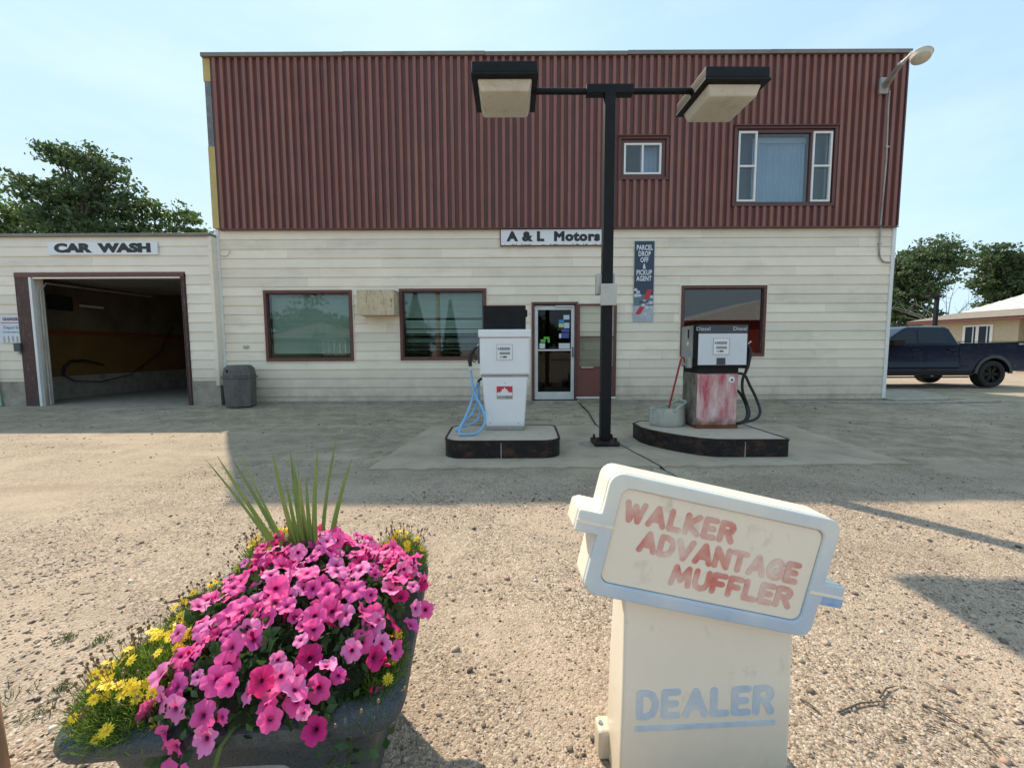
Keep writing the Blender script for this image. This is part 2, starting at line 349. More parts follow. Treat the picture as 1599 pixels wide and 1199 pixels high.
def ground_mat():
    m = bpy.data.materials.new('gravel_ground'); m.use_nodes = True; t = m.node_tree; n = t.nodes; l = t.links.new
    b = n['Principled BSDF']; b.inputs['Roughness'].default_value = .93; b.inputs['Specular IOR Level'].default_value = .25
    g = n.new('ShaderNodeNewGeometry'); sp = n.new('ShaderNodeSeparateXYZ'); l(g.outputs['Position'], sp.inputs[0])
    def noi(s, d=6, r=.6, vec=None):
        q = n.new('ShaderNodeTexNoise'); q.inputs['Scale'].default_value = s; q.inputs['Detail'].default_value = d; q.inputs['Roughness'].default_value = r
        l(vec or g.outputs['Position'], q.inputs['Vector']); return q.outputs['Fac']
    def ramp(f, stops):
        r = n.new('ShaderNodeValToRGB'); e = r.color_ramp.elements
        while len(e) < len(stops): e.new(.5)
        for i, (p, c) in enumerate(stops): e[i].position = p; e[i].color = (*c, 1) if len(c) == 3 else c
        l(f, r.inputs[0]); return r.outputs[0]
    def mix(f, a, c, mode='MIX'):
        q = n.new('ShaderNodeMixRGB'); q.blend_type = mode
        for i, s_ in zip((0, 1, 2), (f, a, c)):
            if isinstance(s_, (int, float)): q.inputs[i].default_value = s_
            elif isinstance(s_, tuple): q.inputs[i].default_value = (*s_, 1)
            else: l(s_, q.inputs[i])
        return q.outputs[0]
    def vor(s):
        q = n.new('ShaderNodeTexVoronoi'); q.inputs['Scale'].default_value = s; l(g.outputs['Position'], q.inputs['Vector']); return q
    v1 = vor(150); v2 = vor(64)
    sepc = n.new('ShaderNodeSeparateColor'); l(v1.outputs['Color'], sepc.inputs[0])
    sepd = n.new('ShaderNodeSeparateColor'); l(v2.outputs['Color'], sepd.inputs[0])
    st = [(0, (.06, .048, .038)), (.28, (.22, .168, .125)), (.55, (.38, .292, .22)), (.8, (.50, .395, .305)), (1, (.68, .59, .49))]
    c1 = ramp(sepc.outputs[0], st); c2 = ramp(sepd.outputs[1], st)
    gcol = mix(.35, c1, c2)
    sand = mix(noi(300, 2), (.40, .31, .235), (.56, .445, .345))
    patch = ramp(noi(1.1, 7, .62), [(.44, (0, 0, 0)), (.62, (.75, .75, .75))])
    gcol = mix(patch, gcol, sand)
    gcol = mix(ramp(noi(.35, 4), [(.35, (.25, .25, .25)), (.65, (0, 0, 0))]), gcol, (.36, .275, .20))
    trk = n.new('ShaderNodeMapping'); trk.inputs['Scale'].default_value = (.35, 2.4, 1); trk.inputs['Rotation'].default_value = (0, 0, .12); l(g.outputs['Position'], trk.inputs['Vector'])
    ts_ = noi(1.0, 5, .6, trk.outputs[0])
    gcol = mix(ramp(ts_, [(.30, (.6, .6, .6)), (.46, (0, 0, 0))]), gcol, (.28, .215, .155))
    gcol = mix(ramp(ts_, [(.54, (0, 0, 0)), (.70, (.65, .65, .65))]), gcol, sand)
    # compacted oily apron by the pumps
    mpv = n.new('ShaderNodeMapping'); mpv.inputs['Scale'].default_value = (.25, 1.6, 1); l(g.outputs['Position'], mpv.inputs['Vector'])
    streak = noi(1.3, 8, .7, mpv.outputs[0])
    acol = mix(ramp(streak, [(.32, (0, 0, 0)), (.68, (1, 1, 1))]), (.28, .22, .15), (.60, .48, .34))
    acol = mix(.45, acol, mix(.5, ramp(sepc.outputs[1], [(0, (.14, .12, .09)), (1, (.52, .45, .33))]), ramp(noi(170, 3), [(.3, (.14, .12, .09)), (.7, (.58, .50, .37))])))
    acol = mix(ramp(noi(3.5, 9, .8), [(.42, (.55, .55, .55)), (.56, (0, 0, 0))]), acol, (.15, .135, .105))
    acol = mix(ramp(noi(.8, 6, .7), [(.5, (0, 0, 0)), (.66, (.6, .6, .6))]), acol, (.50, .43, .32))
    wob = n.new('ShaderNodeMath'); wob.operation = 'MULTIPLY_ADD'; l(noi(.9, 5), wob.inputs[0]); wob.inputs[1].default_value = 1.6; l(sp.outputs['Y'], wob.inputs[2])
    zone = n.new('ShaderNodeMapRange'); zone.interpolation_type = 'SMOOTHSTEP'; l(wob.outputs[0], zone.inputs['Value'])
    zone.inputs['From Min'].default_value = 4.0; zone.inputs['From Max'].default_value = 5.2
    # left forecourt in front of the car wash stays sandy a little farther
    xz = n.new('ShaderNodeMapRange'); xz.interpolation_type = 'SMOOTHSTEP'; l(sp.outputs['X'], xz.inputs['Value'])
    xz.inputs['From Min'].default_value = -4.5; xz.inputs['From Max'].default_value = -1.8; xz.inputs['To Min'].default_value = .25
    yz = n.new('ShaderNodeMapRange'); l(sp.outputs['Y'], yz.inputs['Value']); yz.inputs['From Min'].default_value = 5.2; yz.inputs['From Max'].default_value = 6.6
    mxx = n.new('ShaderNodeMath'); mxx.operation = 'MAXIMUM'; l(xz.outputs[0], mxx.inputs[0]); l(yz.outputs[0], mxx.inputs[1])
    zz = n.new('ShaderNodeMath'); zz.operation = 'MULTIPLY'; l(zone.outputs[0], zz.inputs[0]); l(mxx.outputs[0], zz.inputs[1])
    fy = n.new('ShaderNodeMapRange'); l(sp.outputs['Y'], fy.inputs['Value']); fy.inputs['From Min'].default_value = 11; fy.inputs['From Max'].default_value = 14
    fy.inputs['To Min'].default_value = 1; fy.inputs['To Max'].default_value = 0
    z3 = n.new('ShaderNodeMath'); z3.operation = 'MULTIPLY'; l(zz.outputs[0], z3.inputs[0]); l(fy.outputs[0], z3.inputs[1])
    col = mix(z3.outputs[0], gcol, acol)
    col = mix(ramp(noi(2.3, 8, .75), [(.55, (0, 0, 0)), (.72, (.35, .35, .35))]), col, (.10, .088, .07))
    l(col, b.inputs['Base Color'])
    h1 = n.new('ShaderNodeMath'); h1.operation = 'MULTIPLY'; l(v1.outputs['Distance'], h1.inputs[0]); h1.inputs[1].default_value = -.8
    h2 = n.new('ShaderNodeMath'); h2.operation = 'MULTIPLY_ADD'; l(v2.outputs['Distance'], h2.inputs[0]); h2.inputs[1].default_value = -1.0; l(h1.outputs[0], h2.inputs[2])
    h3 = n.new('ShaderNodeMath'); h3.operation = 'MULTIPLY_ADD'; l(noi(14, 6), h3.inputs[0]); h3.inputs[1].default_value = 1.6; l(h2.outputs[0], h3.inputs[2])
    bp = n.new('ShaderNodeBump'); bp.inputs['Strength'].default_value = .6; bp.inputs['Distance'].default_value = .009; l(h3.outputs[0], bp.inputs['Height']); l(bp.outputs[0], b.inputs['Normal'])
    return m
m_ground = ground_mat()
me = bpy.data.meshes.new('ground'); me.from_pydata(V, [], F); me.materials.append(m_ground)
me.polygons.foreach_set('use_smooth', [True]*len(me.polygons))
go = bpy.data.objects.new('ground', me); COL.objects.link(go); go['kind'] = 'structure'

# worn concrete pad between the pump islands
m_pad = mat('worn_pad', (.43, .352, .26), .92, var=.2, scale=5, bump=.35, bscale=70, dirt=(.28, .225, .16), dirt_amt=.9, dirt_scale=(2.5, 2.5, 2.5), dirt_pos=.47)
rr = random.Random(3)
def wavy(a, b, n, amp):
    a = Vector(a); b = Vector(b); d = (b-a); nrm = Vector((-d.y, d.x)).normalized()
    return [a + d*i/n + nrm*rr.uniform(-amp, amp) for i in range(n)]
padpts = wavy((-1.42, 4.02), (4.02, 4.12), 60, .03) + wavy((4.02, 4.12), (4.25, 6.35), 30, .012) + wavy((4.25, 6.35), (-1.25, 6.3), 60, .03) + wavy((-1.25, 6.3), (-1.42, 4.02), 30, .012)
MB().prism([tuple(p) for p in padpts], -.09, -.004, 'z').build('concrete_pad', m_pad, kind='structure')
# tarred joint running across the lot from the doorway
jp = [Z(905, 629), Z(918, 642), Z(932, 664), Z(945, 676), Z(962, 690), Z(1000, 711), Z(1040, 731), Z(1085, 753)]
def ribbon(pts, wd, z, name, m, **kw):
    b = MB(); L_ = []; 
    for i, p in enumerate(pts):
        t = (pts[min(i+1, len(pts)-1)] - pts[max(0, i-1)]); t.z = 0; t.normalize(); nrm = Vector((-t.y, t.x, 0))
        L_.append((p + nrm*wd/2, p - nrm*wd/2))
    vs = [];
    for a, c in L_: zg = z if a.y > 4.0 else gheight(a.x, a.y)+z; vs += [(a.x, a.y, zg), (c.x, c.y, zg), (a.x, a.y, zg-.03), (c.x, c.y, zg-.03)]
    fs = []
    for i in range(len(pts)-1):
        q = i*4; fs += [(q, q+1, q+5, q+4), (q, q+4, q+6, q+2), (q+1, q+3, q+7, q+5)]
    return b.add(vs, fs).build(name, m, **kw)
m_tar = mat('tar', (.025, .024, .023), .7, var=.3, bump=.2)
sm = []
for i in range(len(jp)-1):
    for k in range(5):
        q = jp[i].lerp(jp[i+1], k/5); q += Vector((rr.uniform(-.008, .008), rr.uniform(-.01, .01), 0)); sm.append(q)
sm.append(jp[-1])
ribbon(sm, .012, .002, 'pavement_joint', m_tar, kind='structure')

# loose stones
def stones(name, N, region, size, seed, m, power=1.6, dens=None):
    r = np.random.default_rng(seed)
    oct_v = np.array([(1,0,0),(-1,0,0),(0,1,0),(0,-1,0),(0,0,1),(0,0,-1)], float)
    oct_f = np.array([(0,2,4),(2,1,4),(1,3,4),(3,0,4),(2,0,5),(1,2,5),(3,1,5),(0,3,5)])
    x0, x1, y0, y1 = region
    y = y0 + (y1-y0)*r.random(N)**power; x = x0 + (x1-x0)*r.random(N)
    keep = np.abs(x) < y*1.45 + .5; x = x[keep]; y = y[keep]
    if dens is not None:
        kk = np.array([r.random() < dens(a, b) for a, b in zip(x, y)]); x = x[kk]; y = y[kk]
    n = len(x); s = np.clip(size*np.exp(r.normal(0, .42, n)), size*.4, size*3.2)
    z = np.array([gheight(a, b) for a, b in zip(x, y)])
    V_ = oct_v[None] * (s[:, None, None] * r.uniform(.55, 1.15, (n, 6, 1))) * np.array([1, .85, .55])
    a = r.random(n)*6.283; ca, sa = np.cos(a)[:, None], np.sin(a)[:, None]
    X = V_[..., 0]*ca - V_[..., 1]*sa; Y = V_[..., 0]*sa + V_[..., 1]*ca
    tl = r.normal(0, .3, n)[:, None]
    Zz = V_[..., 2] + X*tl
    W = np.stack([X + x[:, None], Y + y[:, None], Zz + (z + s*.16)[:, None]], -1).reshape(-1, 3)
    Fs = (oct_f[None] + (np.arange(n)*6)[:, None, None]).reshape(-1, 3)
    me = bpy.data.meshes.new(name); me.vertices.add(len(W)); me.vertices.foreach_set('co', W.ravel())
    me.loops.add(Fs.size); me.loops.foreach_set('vertex_index', Fs.ravel().astype(np.int32))
    me.polygons.add(len(Fs)); me.polygons.foreach_set('loop_start', np.arange(0, Fs.size, 3, dtype=np.int32))
    me.update(calc_edges=True); me.validate(); me.materials.append(m)
    o = bpy.data.objects.new(name, me); COL.objects.link(o); return o
def stone_mat():
    m = bpy.data.materials.new('stone'); m.use_nodes = True; t = m.node_tree; n = t.nodes; l = t.links.new
    b = n['Principled BSDF']; b.inputs['Roughness'].default_value = .85; b.inputs['Specular IOR Level'].default_value = .3
    g = n.new('ShaderNodeNewGeometry'); r = n.new('ShaderNodeValToRGB'); e = r.color_ramp.elements
    st = [(0, (.08, .065, .055)), (.22, (.20, .16, .13)), (.48, (.36, .28, .22)), (.72, (.48, .385, .305)), (.86, (.42, .27, .20)), (1, (.74, .68, .59))]
    while len(e) < len(st): e.new(.5)
    for i, (p, c) in enumerate(st): e[i].position = p; e[i].color = (*c, 1)
    l(g.outputs['Random Per Island'], r.inputs[0]); l(r.outputs[0], b.inputs['Base Color']); return m
m_stone = stone_mat()
def d1(x, y):
    v = .55 + .9*vn(x, y, 1.4, 9) + .5*vn(x, y, 5, 2)
    return v
tag(stones('gravel', 95000, (-3.2, 4.2, .45, 4.4), .0042, 1, m_stone, 1.5, d1), 'fine loose gravel spread over the lot in front of the shop', 'gravel', kind='stuff')
def d2(x, y): return .12 + sstep(.1, .6, vn(x, y, 1.1, 4)+.1) + .8*sstep(-.9, -1.3, x)*sstep(1.8, 1.2, y) + .7*sstep(.9, 1.4, x)*(1-sstep(1.5, 2.2, y))
tag(stones('pebble_scatter', 9000, (-2.6, 3.2, .5, 3.4), .0085, 2, m_stone, 1.4, d2), 'coarser pebbles lying in the near gravel of the lot', 'pebbles', kind='stuff')
def d3(x, y): return 1 if not (-6.3 < x < 8.3 and y > 9.1) else 0
tag(stones('rubble_scatter', 2600, (-9, 9, 4.2, 9.15), .010, 5, m_stone, .7, d3), 'grit and small stones on the apron by the pumps and shop wall', 'grit', kind='stuff')

# ------------------------------------------------------------------ shop building
BY = 9.2; XL, XR = -6.36, 8.25; ZS, ZT = 3.78, 7.24; CWY = 9.04
shop = thing('shop_building', (0, BY, 0), 'two storey motor shop with maroon ribbed metal above cream siding', 'building')
def pr(x0, x1, y0, y1, Y=BY):
    """pixel rectangle -> world rectangle on the facade plane (x0, x1, z0, z1)"""
    a = P((x0+x1)/2, y0, Y); b = P((x0+x1)/2, y1, Y); c = P(x0, (y0+y1)/2, Y); d = P(x1, (y0+y1)/2, Y)
    return (c.x, d.x, b.z, a.z)
W1 = pr(415, 552, 453.5, 564); W2 = pr(625, 760, 451, 562.5); W3 = pr(1062, 1194, 446, 556.5)
D1 = pr(830, 901.5, 472, 627); D1 = (D1[0], D1[1], 0.0, D1[3])
WZ = (W1[2]+W2[2])/2, (W1[3]+W2[3])/2
lower_ops = [W1, W2, W3, D1]
U1 = pr(969, 1037, 221, 278); U2 = pr(1147, 1296, 205, 319)
upper_ops = [U1, U2]
# structural wall behind the claddings
b = MB()
for r in rect_minus(XL, XR, -.15, ZS, lower_ops): b.box(r[0], r[1], BY+.002, BY+.16, r[2], r[3])
for r in rect_minus(XL, XR, ZS, ZT, upper_ops): b.box(r[0], r[1], BY+.002, BY+.16, r[2], r[3])
b.box(XL, XL+.15, BY+.16, BY+10, -.15, ZT); b.box(XR-.15, XR, BY+.16, BY+10, -.15, ZT); b.box(XL, XR, BY+9.85, BY+10, -.15, ZT)
b.build('wall', m_siding, shop)
MB().box(XL+.15, XR-.15, BY+.16, BY+9.85, ZT-.25, ZT-.05).build('roof', m_flash, shop)
MB().box(XL+.15, XR-.15, BY+.16, BY+4, -.05, .02).box(XL+.15, XR-.15, BY+4, BY+4.1, 0, ZS).box(XL+.15, XR-.15, BY+.16, BY+9.8, 3.2, 3.3)\
    .box(.12, .2, BY+.2, BY+4, .02, 3.2).box(2.1, 2.18, BY+.2, BY+4, .02, 3.2).build('room_shell', m_room, shop)
MB().box(XL+.15, XR-.15, BY+3, BY+3.1, 3.3, ZT-.25).build('upper_room_shell', m_room, shop)

def siding(parent, x0, x1, z0, z1, Y, ops, pitch, m, seed, blen=(3.2, 4.6)):
    rg = random.Random(seed); n = int(math.ceil((z1-z0)/pitch))
    for k in range(n):
        a = z1 - (k+1)*pitch; c = z1 - k*pitch; zb = max(a, z0)
        def proud(z): return .022 - (z-a)/pitch*.016
        seams = [x0]; xx = x0 + rg.uniform(.5, 3.6)
        while xx < x1-.4: seams.append(xx); xx += rg.uniform(*blen)
        seams.append(x1)
        dz = rg.uniform(-.002, .002)
        for s0, s1 in zip(seams, seams[1:]):
            for r in rect_minus(s0+.0012, s1-.0012, zb, c, ops):
                p0, p1 = proud(r[2]), proud(r[3]); lip = .014 if abs(r[2]-a) < 1e-6 else 0
                pts = [(Y-p0, r[2]+dz), (Y-p0-.001, r[2]+lip+dz), (Y-p1, r[3]), (Y, r[3]), (Y, r[2]+dz)]
                pts = [p for i, p in enumerate(pts) if i == 0 or (abs(p[0]-pts[i-1][0])+abs(p[1]-pts[i-1][1])) > 1e-7]
                MB().prism(pts, r[0], r[1], 'x').build('siding_board', m, parent)
def grow(o, t): return (o[0]-t, o[1]+t, o[2]-t, o[3]+t)
ops_l = [grow(W1, .028), grow(W2, .028), grow(W3, .028), grow(D1, .028)]
siding(shop, XL+.075, XR-.055, .085, ZS-.03, BY, ops_l, .2, m_siding, 11)
# pale J-channels round the lower openings
for i, o in enumerate([W1, W2, W3, D1]):
    b = MB(); t = .028
    b.box(o[0]-t, o[0], BY-.03, BY, max(o[2]-t, 0), o[3]+t).box(o[1], o[1]+t, BY-.03, BY, max(o[2]-t, 0), o[3]+t).box(o[0], o[1], BY-.03, BY, o[3], o[3]+t)
    if i < 3: b.box(o[0], o[1], BY-.03, BY, o[2]-t, o[2])
    b.build('trim_channel', m_siding, shop)
# starter strip, corner posts, foundation
MB().box(XL+.075, D1[0]-.03, BY-.02, BY, .045, .085).box(D1[1]+.03, XR-.055, BY-.02, BY, .045, .085).build('starter_strip', m_siding, shop)
MB().box(XL-.0, XL+.075, BY-.035, BY, 0.02, ZS-.03).build('corner_post', m_white, shop)
MB().box(XR-.055, XR+.02, BY-.035, BY+.001, .06, ZS-.03).box(XR, XR+.02, BY+.001, BY+.08, .06, ZS-.03).build('corner_post', m_white, shop)
MB().box(XL+.02, D1[0], BY-.012, BY+.001, -.12, .045).build('foundation', m_conc, shop)
MB().box(D1[1], XR-.02, BY-.012, BY+.001, -.12, .045).build('foundation', m_conc, shop)
MB().box(D1[0], D1[1], BY-.12, BY+.1, -.1, .035).build('door_sill', m_conc, shop, bevel=.01)
# upper cladding: every rib is a piece
UX0, UX1 = XL+.14, XR-.03; UY = BY-.05; NR = 94; pitch = (UX1-UX0)/NR
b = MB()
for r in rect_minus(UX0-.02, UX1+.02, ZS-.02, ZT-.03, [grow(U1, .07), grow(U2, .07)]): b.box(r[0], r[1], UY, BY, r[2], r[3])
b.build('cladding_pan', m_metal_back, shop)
rgm = random.Random(5)
for k in range(NR):
    xc = UX0 + (k+.5)*pitch; hw = pitch*.28
    for r in rect_minus(xc-hw, xc+hw, ZS-.02, ZT-.035, [grow(U1, .075), grow(U2, .075)]):
        if r[1]-r[0] < .02: continue
        d = .046
        x0, x1 = r[0], r[1]; w_ = (x1-x0)*.14
        MB().prism([(x0, UY), (x0+w_, UY-d), (x1-w_, UY-d), (x1, UY)], r[2], r[3], 'z').build('cladding_rib', m_metal, shop)
# drip flashing at bottom and coping at top
MB().box(UX0-.02, UX1+.03, UY-.05, BY, ZS-.045, ZS-.02).build('drip_flashing', m_metal_back, shop)
for i in range(5):
    xa = XL-.03 + i*(XR-XL+.06)/5; xb = XL-.03 + (i+1)*(XR-XL+.06)/5; dz = (.0, .006, -.004, .008, .012)[i]
    MB().box(xa+.001, xb-.001, UY-.075, BY+.25, ZT-.035+dz, ZT+.045+dz).build('roof_coping', m_flash, shop, bevel=.006)
# left corner boards
MB().box(XL-.02, UX0-.022, UY-.012, BY+.15, ZS+.0, 5.45).build('corner_board', m_yellow, shop)
MB().box(XL-.015, UX0-.03, UY-.004, BY+.15, 5.452, 6.75).build('corner_board', m_greywood, shop, label='bare grey weathered corner board')
MB().box(XL-.03, UX0-.022, UY-.012, BY+.15, 6.752, ZT-.036).build('corner_board', m_yellow, shop)
MB().box(UX1+.02, XR+.02, UY-.02, BY+.15, ZS, ZT-.036).build('corner_flashing', m_metal_back, shop)

def brown_window(o, parent, blind=True, seed=0):
    x0, x1, z0, z1 = o; t = .062
    b = MB(); b.box(x0, x1, BY-.05, BY+.04, z1-t, z1).box(x0, x1, BY-.05, BY+.04, z0, z0+t).box(x0, x0+t, BY-.05, BY+.04, z0+t, z1-t).box(x1-t, x1, BY-.05, BY+.04, z0+t, z1-t)
    f = b.build('window', m_brown, parent, bevel=.004)
    t2 = t+.02
    b = MB(); b.box(x0+t, x1-t, BY-.02, BY+.06, z1-t2, z1-t).box(x0+t, x1-t, BY-.02, BY+.06, z0+t, z0+t2).box(x0+t, x0+t2, BY-.02, BY+.06, z0+t2, z1-t2).box(x1-t2, x1-t, BY-.02, BY+.06, z0+t2, z1-t2)
    b.build('inner_frame', m_brown_worn, f)
    MB().box(x0+t2, x1-t2, BY+.012, BY+.016, z0+t2, z1-t2).build('pane', m_glass, f)
    if blind:
        rg = random.Random(seed); n = int((z1-z0-2*t2)/.026); b = MB()
        for k in range(n):
            z = z1-t2-.03-k*.026; fr = k/n
            tilt = .0118 if seed == 1 else .0112
            sag = 0
            if fr > .62 and seed == 2: sag = rg.uniform(-.05, .05)*(fr-.5); tilt = rg.uniform(-.004, .006); 
            if fr > .93 and seed == 1: sag = rg.uniform(-.04, .01); tilt = .0
            if z+sag < z0+t2+.01 or z-sag < z0+t2+.01: continue
            if seed == 2 and fr > .62 and rg.random() < .45: continue
            if seed == 2 and rg.random() < .05: continue
            xa, xb = x0+t2+.02, x1-t2-.02
            b.add([(xa, BY+.085, z-tilt+sag), (xb, BY+.085, z-tilt-sag), (xb, BY+.105, z+tilt-sag), (xa, BY+.105, z+tilt+sag)], [(0, 1, 2, 3)])
        b.build('blind', m_blind, f, kind='stuff')
    return f
brown_window(W1, shop, True, 1); brown_window(W2, shop, True, 2); brown_window(W3, shop, False, 3)

def white_unit(x0, x1, z0, z1, Y, f, horiz=None, vert=None, t=.04):
    b = MB(); y0, y1 = Y-.03, Y+.03
    b.box(x0, x1, y0, y1, z1-t, z1).box(x0, x1, y0, y1, z0, z0+t).box(x0, x0+t, y0, y1, z0+t, z1-t).box(x1-t, x1, y0, y1, z0+t, z1-t)
    if horiz: b.box(x0+t, x1-t, y0, y1, horiz-t/2, horiz+t/2)
    if vert: b.box(vert-t/2, vert+t/2, y0, y1, z0+t, z1-t)
    return b.build('sash', m_white, f, bevel=.004)
def upper_frame(o):
    x0, x1, z0, z1 = grow(o, .07)
    b = MB(); y0, y1 = UY-.042, BY+.02
    b.box(x0, x1, y0, y1, z1-.06, z1).box(x0, x1, y0, y1, z0, z0+.06).box(x0, x0+.06, y0, y1, z0+.06, z1-.06).box(x1-.06, x1, y0, y1, z0+.06, z1-.06)
    b.box(x0-.02, x1+.02, y0-.03, y0-.001, z1-.012, z1+.012)
    return b.build('window', m_metal_back, shop, bevel=.003)
f = upper_frame(U1); x0, x1, z0, z1 = U1; s = pr(973, 1031, 226, 274.5)
white_unit(s[0], s[1], s[2], s[3], UY+.01, f, vert=(s[0]+s[1])/2)
MB().box(s[0]+.03, s[1]-.03, UY+.012, UY+.016, s[2]+.03, s[3]-.03).build('pane', m_glass_up, f)
MB().box(x0, s[0], UY-.01, UY+.04, z0, z1).box(s[1], x1, UY-.01, UY+.04, z0, z1).box(s[0], s[1], UY-.01, UY+.04, z0, s[2]).box(s[0], s[1], UY-.01, UY+.04, s[3], z1).build('casing', m_metal_back, f)
def curtain(x0, x1, z0, z1, y, f, m=m_curtain, amp=.02, wl=.085):
    n = int((x1-x0)/.012); vs = []; fs = []
    for i in range(n+1):
        x = x0+(x1-x0)*i/n; yy = y + amp*math.sin(x/wl*6.283) + amp*.5*math.sin(x/wl*2.7)
        vs += [(x, yy, z0), (x, yy+.01, z1)]
    for i in range(n): fs.append((2*i, 2*i+2, 2*i+3, 2*i+1))
    return MB().add(vs, fs).build('curtain', m, f, smooth=True, fix=False)
curtain((s[0]+s[1])/2, s[1], s[2], s[3], BY+.12, f)
f = upper_frame(U2); x0, x1, z0, z1 = U2
lf = pr(1149, 1178, 208, 317); mdl = pr(1178, 1263, 210, 317); rt = pr(1264, 1294, 208, 317)
zs0 = pr(1149, 1178, 262, 264)
for q in (lf, rt):
    white_unit(q[0], q[1], q[2], q[3], UY-.0, f, horiz=zs0[3])
    MB().box(q[0]+.03, q[1]-.03, UY+.012, UY+.016, q[2]+.03, q[3]-.03).build('pane', m_glass_up, f)
MB().box(mdl[0]+.001, mdl[1]-.03, UY+.022, UY+.026, mdl[2], mdl[3]).build('pane', m_glass_up, f)
MB().box(mdl[1]-.03, rt[0]-.001, UY-.01, UY+.05, mdl[2], mdl[3]).box(x0, x1, UY-.012, UY+.05, mdl[3]+.001, z1).box(x0, x1, UY-.012, UY+.05, z0, mdl[2]-.001)\
    .box(x0, lf[0]-.001, UY-.012, UY+.05, mdl[2], mdl[3]).box(rt[1]+.001, x1, UY-.012, UY+.05, mdl[2], mdl[3]).build('casing', m_metal_back, f)
curtain(mdl[0], mdl[1]-.03, mdl[2]-.02, mdl[3]-.06, BY+.10, f, amp=.014, wl=.07)
curtain(lf[0], lf[1], lf[2], lf[3], BY+.25, f, m_room, amp=.01); curtain(rt[0], rt[1], rt[2], rt[3], BY+.25, f, m_room, amp=.01)
MB().box(mdl[0], mdl[1]-.03, BY+.085, BY+.09, mdl[3]-.14, mdl[3]-.03).build('valance', m_blind, f)

# shop door (aluminium, glazed) in brown frame
x0, x1, z0, z1 = D1; t = .055
df = MB().box(x0, x0+t, BY-.06, BY+.1, .036, z1).box(x1-t, x1, BY-.06, BY+.1, .036, z1).box(x0+t, x1-t, BY-.06, BY+.1, z1-t, z1).build('door_frame', m_brown, shop, bevel=.004)
door = MB(); a, c = x0+t+.01, x1-t-.01; zt = z1-t-.02; st = .075; zb = .06; zm = P(866, 546.5, BY).z
door.box(a, a+st, BY+.0, BY+.045, zb, zt).box(c-st, c, BY+.0, BY+.045, zb, zt).box(a+st, c-st, BY, BY+.045, zt-.09, zt).box(a+st, c-st, BY, BY+.045, zb, zb+.17)
door.box(a+st, c-st, BY-.004, BY+.045, zm-.02, zm+.015)
dr = door.build('door', m_alu, shop, bevel=.004, label='aluminium framed glass shop door covered in small stickers')
MB().box(a+st, c-st, BY+.02, BY+.026, zb+.17, zm-.02).build('pane', m_glass_dk, dr)
MB().box(a+st, c-st, BY+.02, BY+.026, zm+.015, zt-.09).build('pane', m_glass_dk, dr)
MB().box(c-.045, c-.03, BY-.045, BY, 1.0, 1.22).build('door_handle', m_black, dr, bevel=.004)
MB().box(a+.45, c-.02, BY-.05, BY, zt-.03, zt+.0).box(a+.02, a+.2, BY-.02, BY, zt-.02, zt).build('door_closer', m_alu, dr, bevel=.004)
m_stk = {k: mat('sticker_'+k, c_, .4, var=.1, scale=40) for k, c_ in dict(white=(.6, .62, .6), green=(.1, .42, .06), blue=(.05, .22, .5), indigo=(.06, .07, .30), sky=(.45, .6, .68), yellow=(.5, .55, .2)).items()}
for px0, px1, py0, py1, k in ((880, 889, 492, 499, 'sky'), (872.5, 880.5, 499.5, 505, 'blue'), (872.5, 880.5, 505.3, 511, 'yellow'), (881, 889, 504, 512.5, 'sky'), (877, 889, 514, 518.5, 'indigo'), (876.5, 888.5, 520, 528, 'indigo'),
                              (873, 876.3, 521, 528, 'white'), (872.5, 890, 536, 544.5, 'white'), (842.5, 851, 536, 544, 'white'), (844, 852, 530, 534.5, 'green'), (849, 858, 526, 529.5, 'green'), (855, 858.5, 529.7, 535, 'green')):
    q = pr(px0, px1, py0, py1, BY+.014)
    MB().box(q[0], q[1], BY+.0135, BY+.0165, q[2], q[3]).build('sticker', m_stk[k], dr)
# counter silhouette inside
MB().box(.9, 2.0, BY+2.2, BY+2.8, .02, 1.1).box(.3, .8, BY+3, BY+3.6, .02, 1.9).build('counter', mat('counter_wood', (.2, .12, .07), .6), shop, bevel=.01)
# storm door folded back against the siding
q = pr(900, 961, 475, 621); sx0, sx1, sz0, sz1 = q
sdY = BY-.085; zm1 = P(930, 526, sdY).z; zm2 = P(930, 572, sdY).z; t = .06
b = MB(); b.box(sx0, sx0+t, sdY, sdY+.035, sz0+.03, sz1).box(sx1-t, sx1, sdY, sdY+.035, sz0+.03, sz1).box(sx0+t, sx1-t, sdY, sdY+.035, sz1-t*.7, sz1)
b.box(sx0+t, sx1-t, sdY, sdY+.035, zm1-.015, zm1+.015).box(sx0+t, sx1-t, sdY+.001, sdY+.035, zm2-.04, zm2)
sdo = b.build('storm_door', m_brown, shop, bevel=.004, label='brown storm door folded open flat against the siding')
MB().box(sx0+t, sx1-t, sdY+.008, sdY+.03, sz0+.03, zm2-.04).build('kick_panel', mat('kick_panel_brown', (.155, .05, .035), .5, var=.18, scale=5, dirt=(.08, .04, .03), dirt_amt=.6, dirt_scale=(5, 5, 5), dirt_pos=.55), sdo)
m_clear = glass_mat('storm_glass', (.93, .94, .92), 1.4); m_screen = glass_mat('dusty_storm_glass', (.72, .74, .70), 1.7, .25)
MB().box(sx0+t, sx1-t, sdY+.015, sdY+.02, zm1+.015, sz1-t*.7).build('pane', m_clear, sdo)
MB().box(sx0+t, sx1-t, sdY+.012, sdY+.017, zm2, zm1-.015).build('pane', m_screen, sdo)
MB().box(sx0, sx1, sdY-.003, sdY+.03, sz0, sz0+.03).build('sweep', m_white, sdo)
MB().box(sx0+.09, sx0+.36, sdY-.03, sdY-.002, zm2-.035, zm2-.012).build('push_bar', mat('cream_bar', (.6, .5, .42), .4), sdo, bevel=.006)

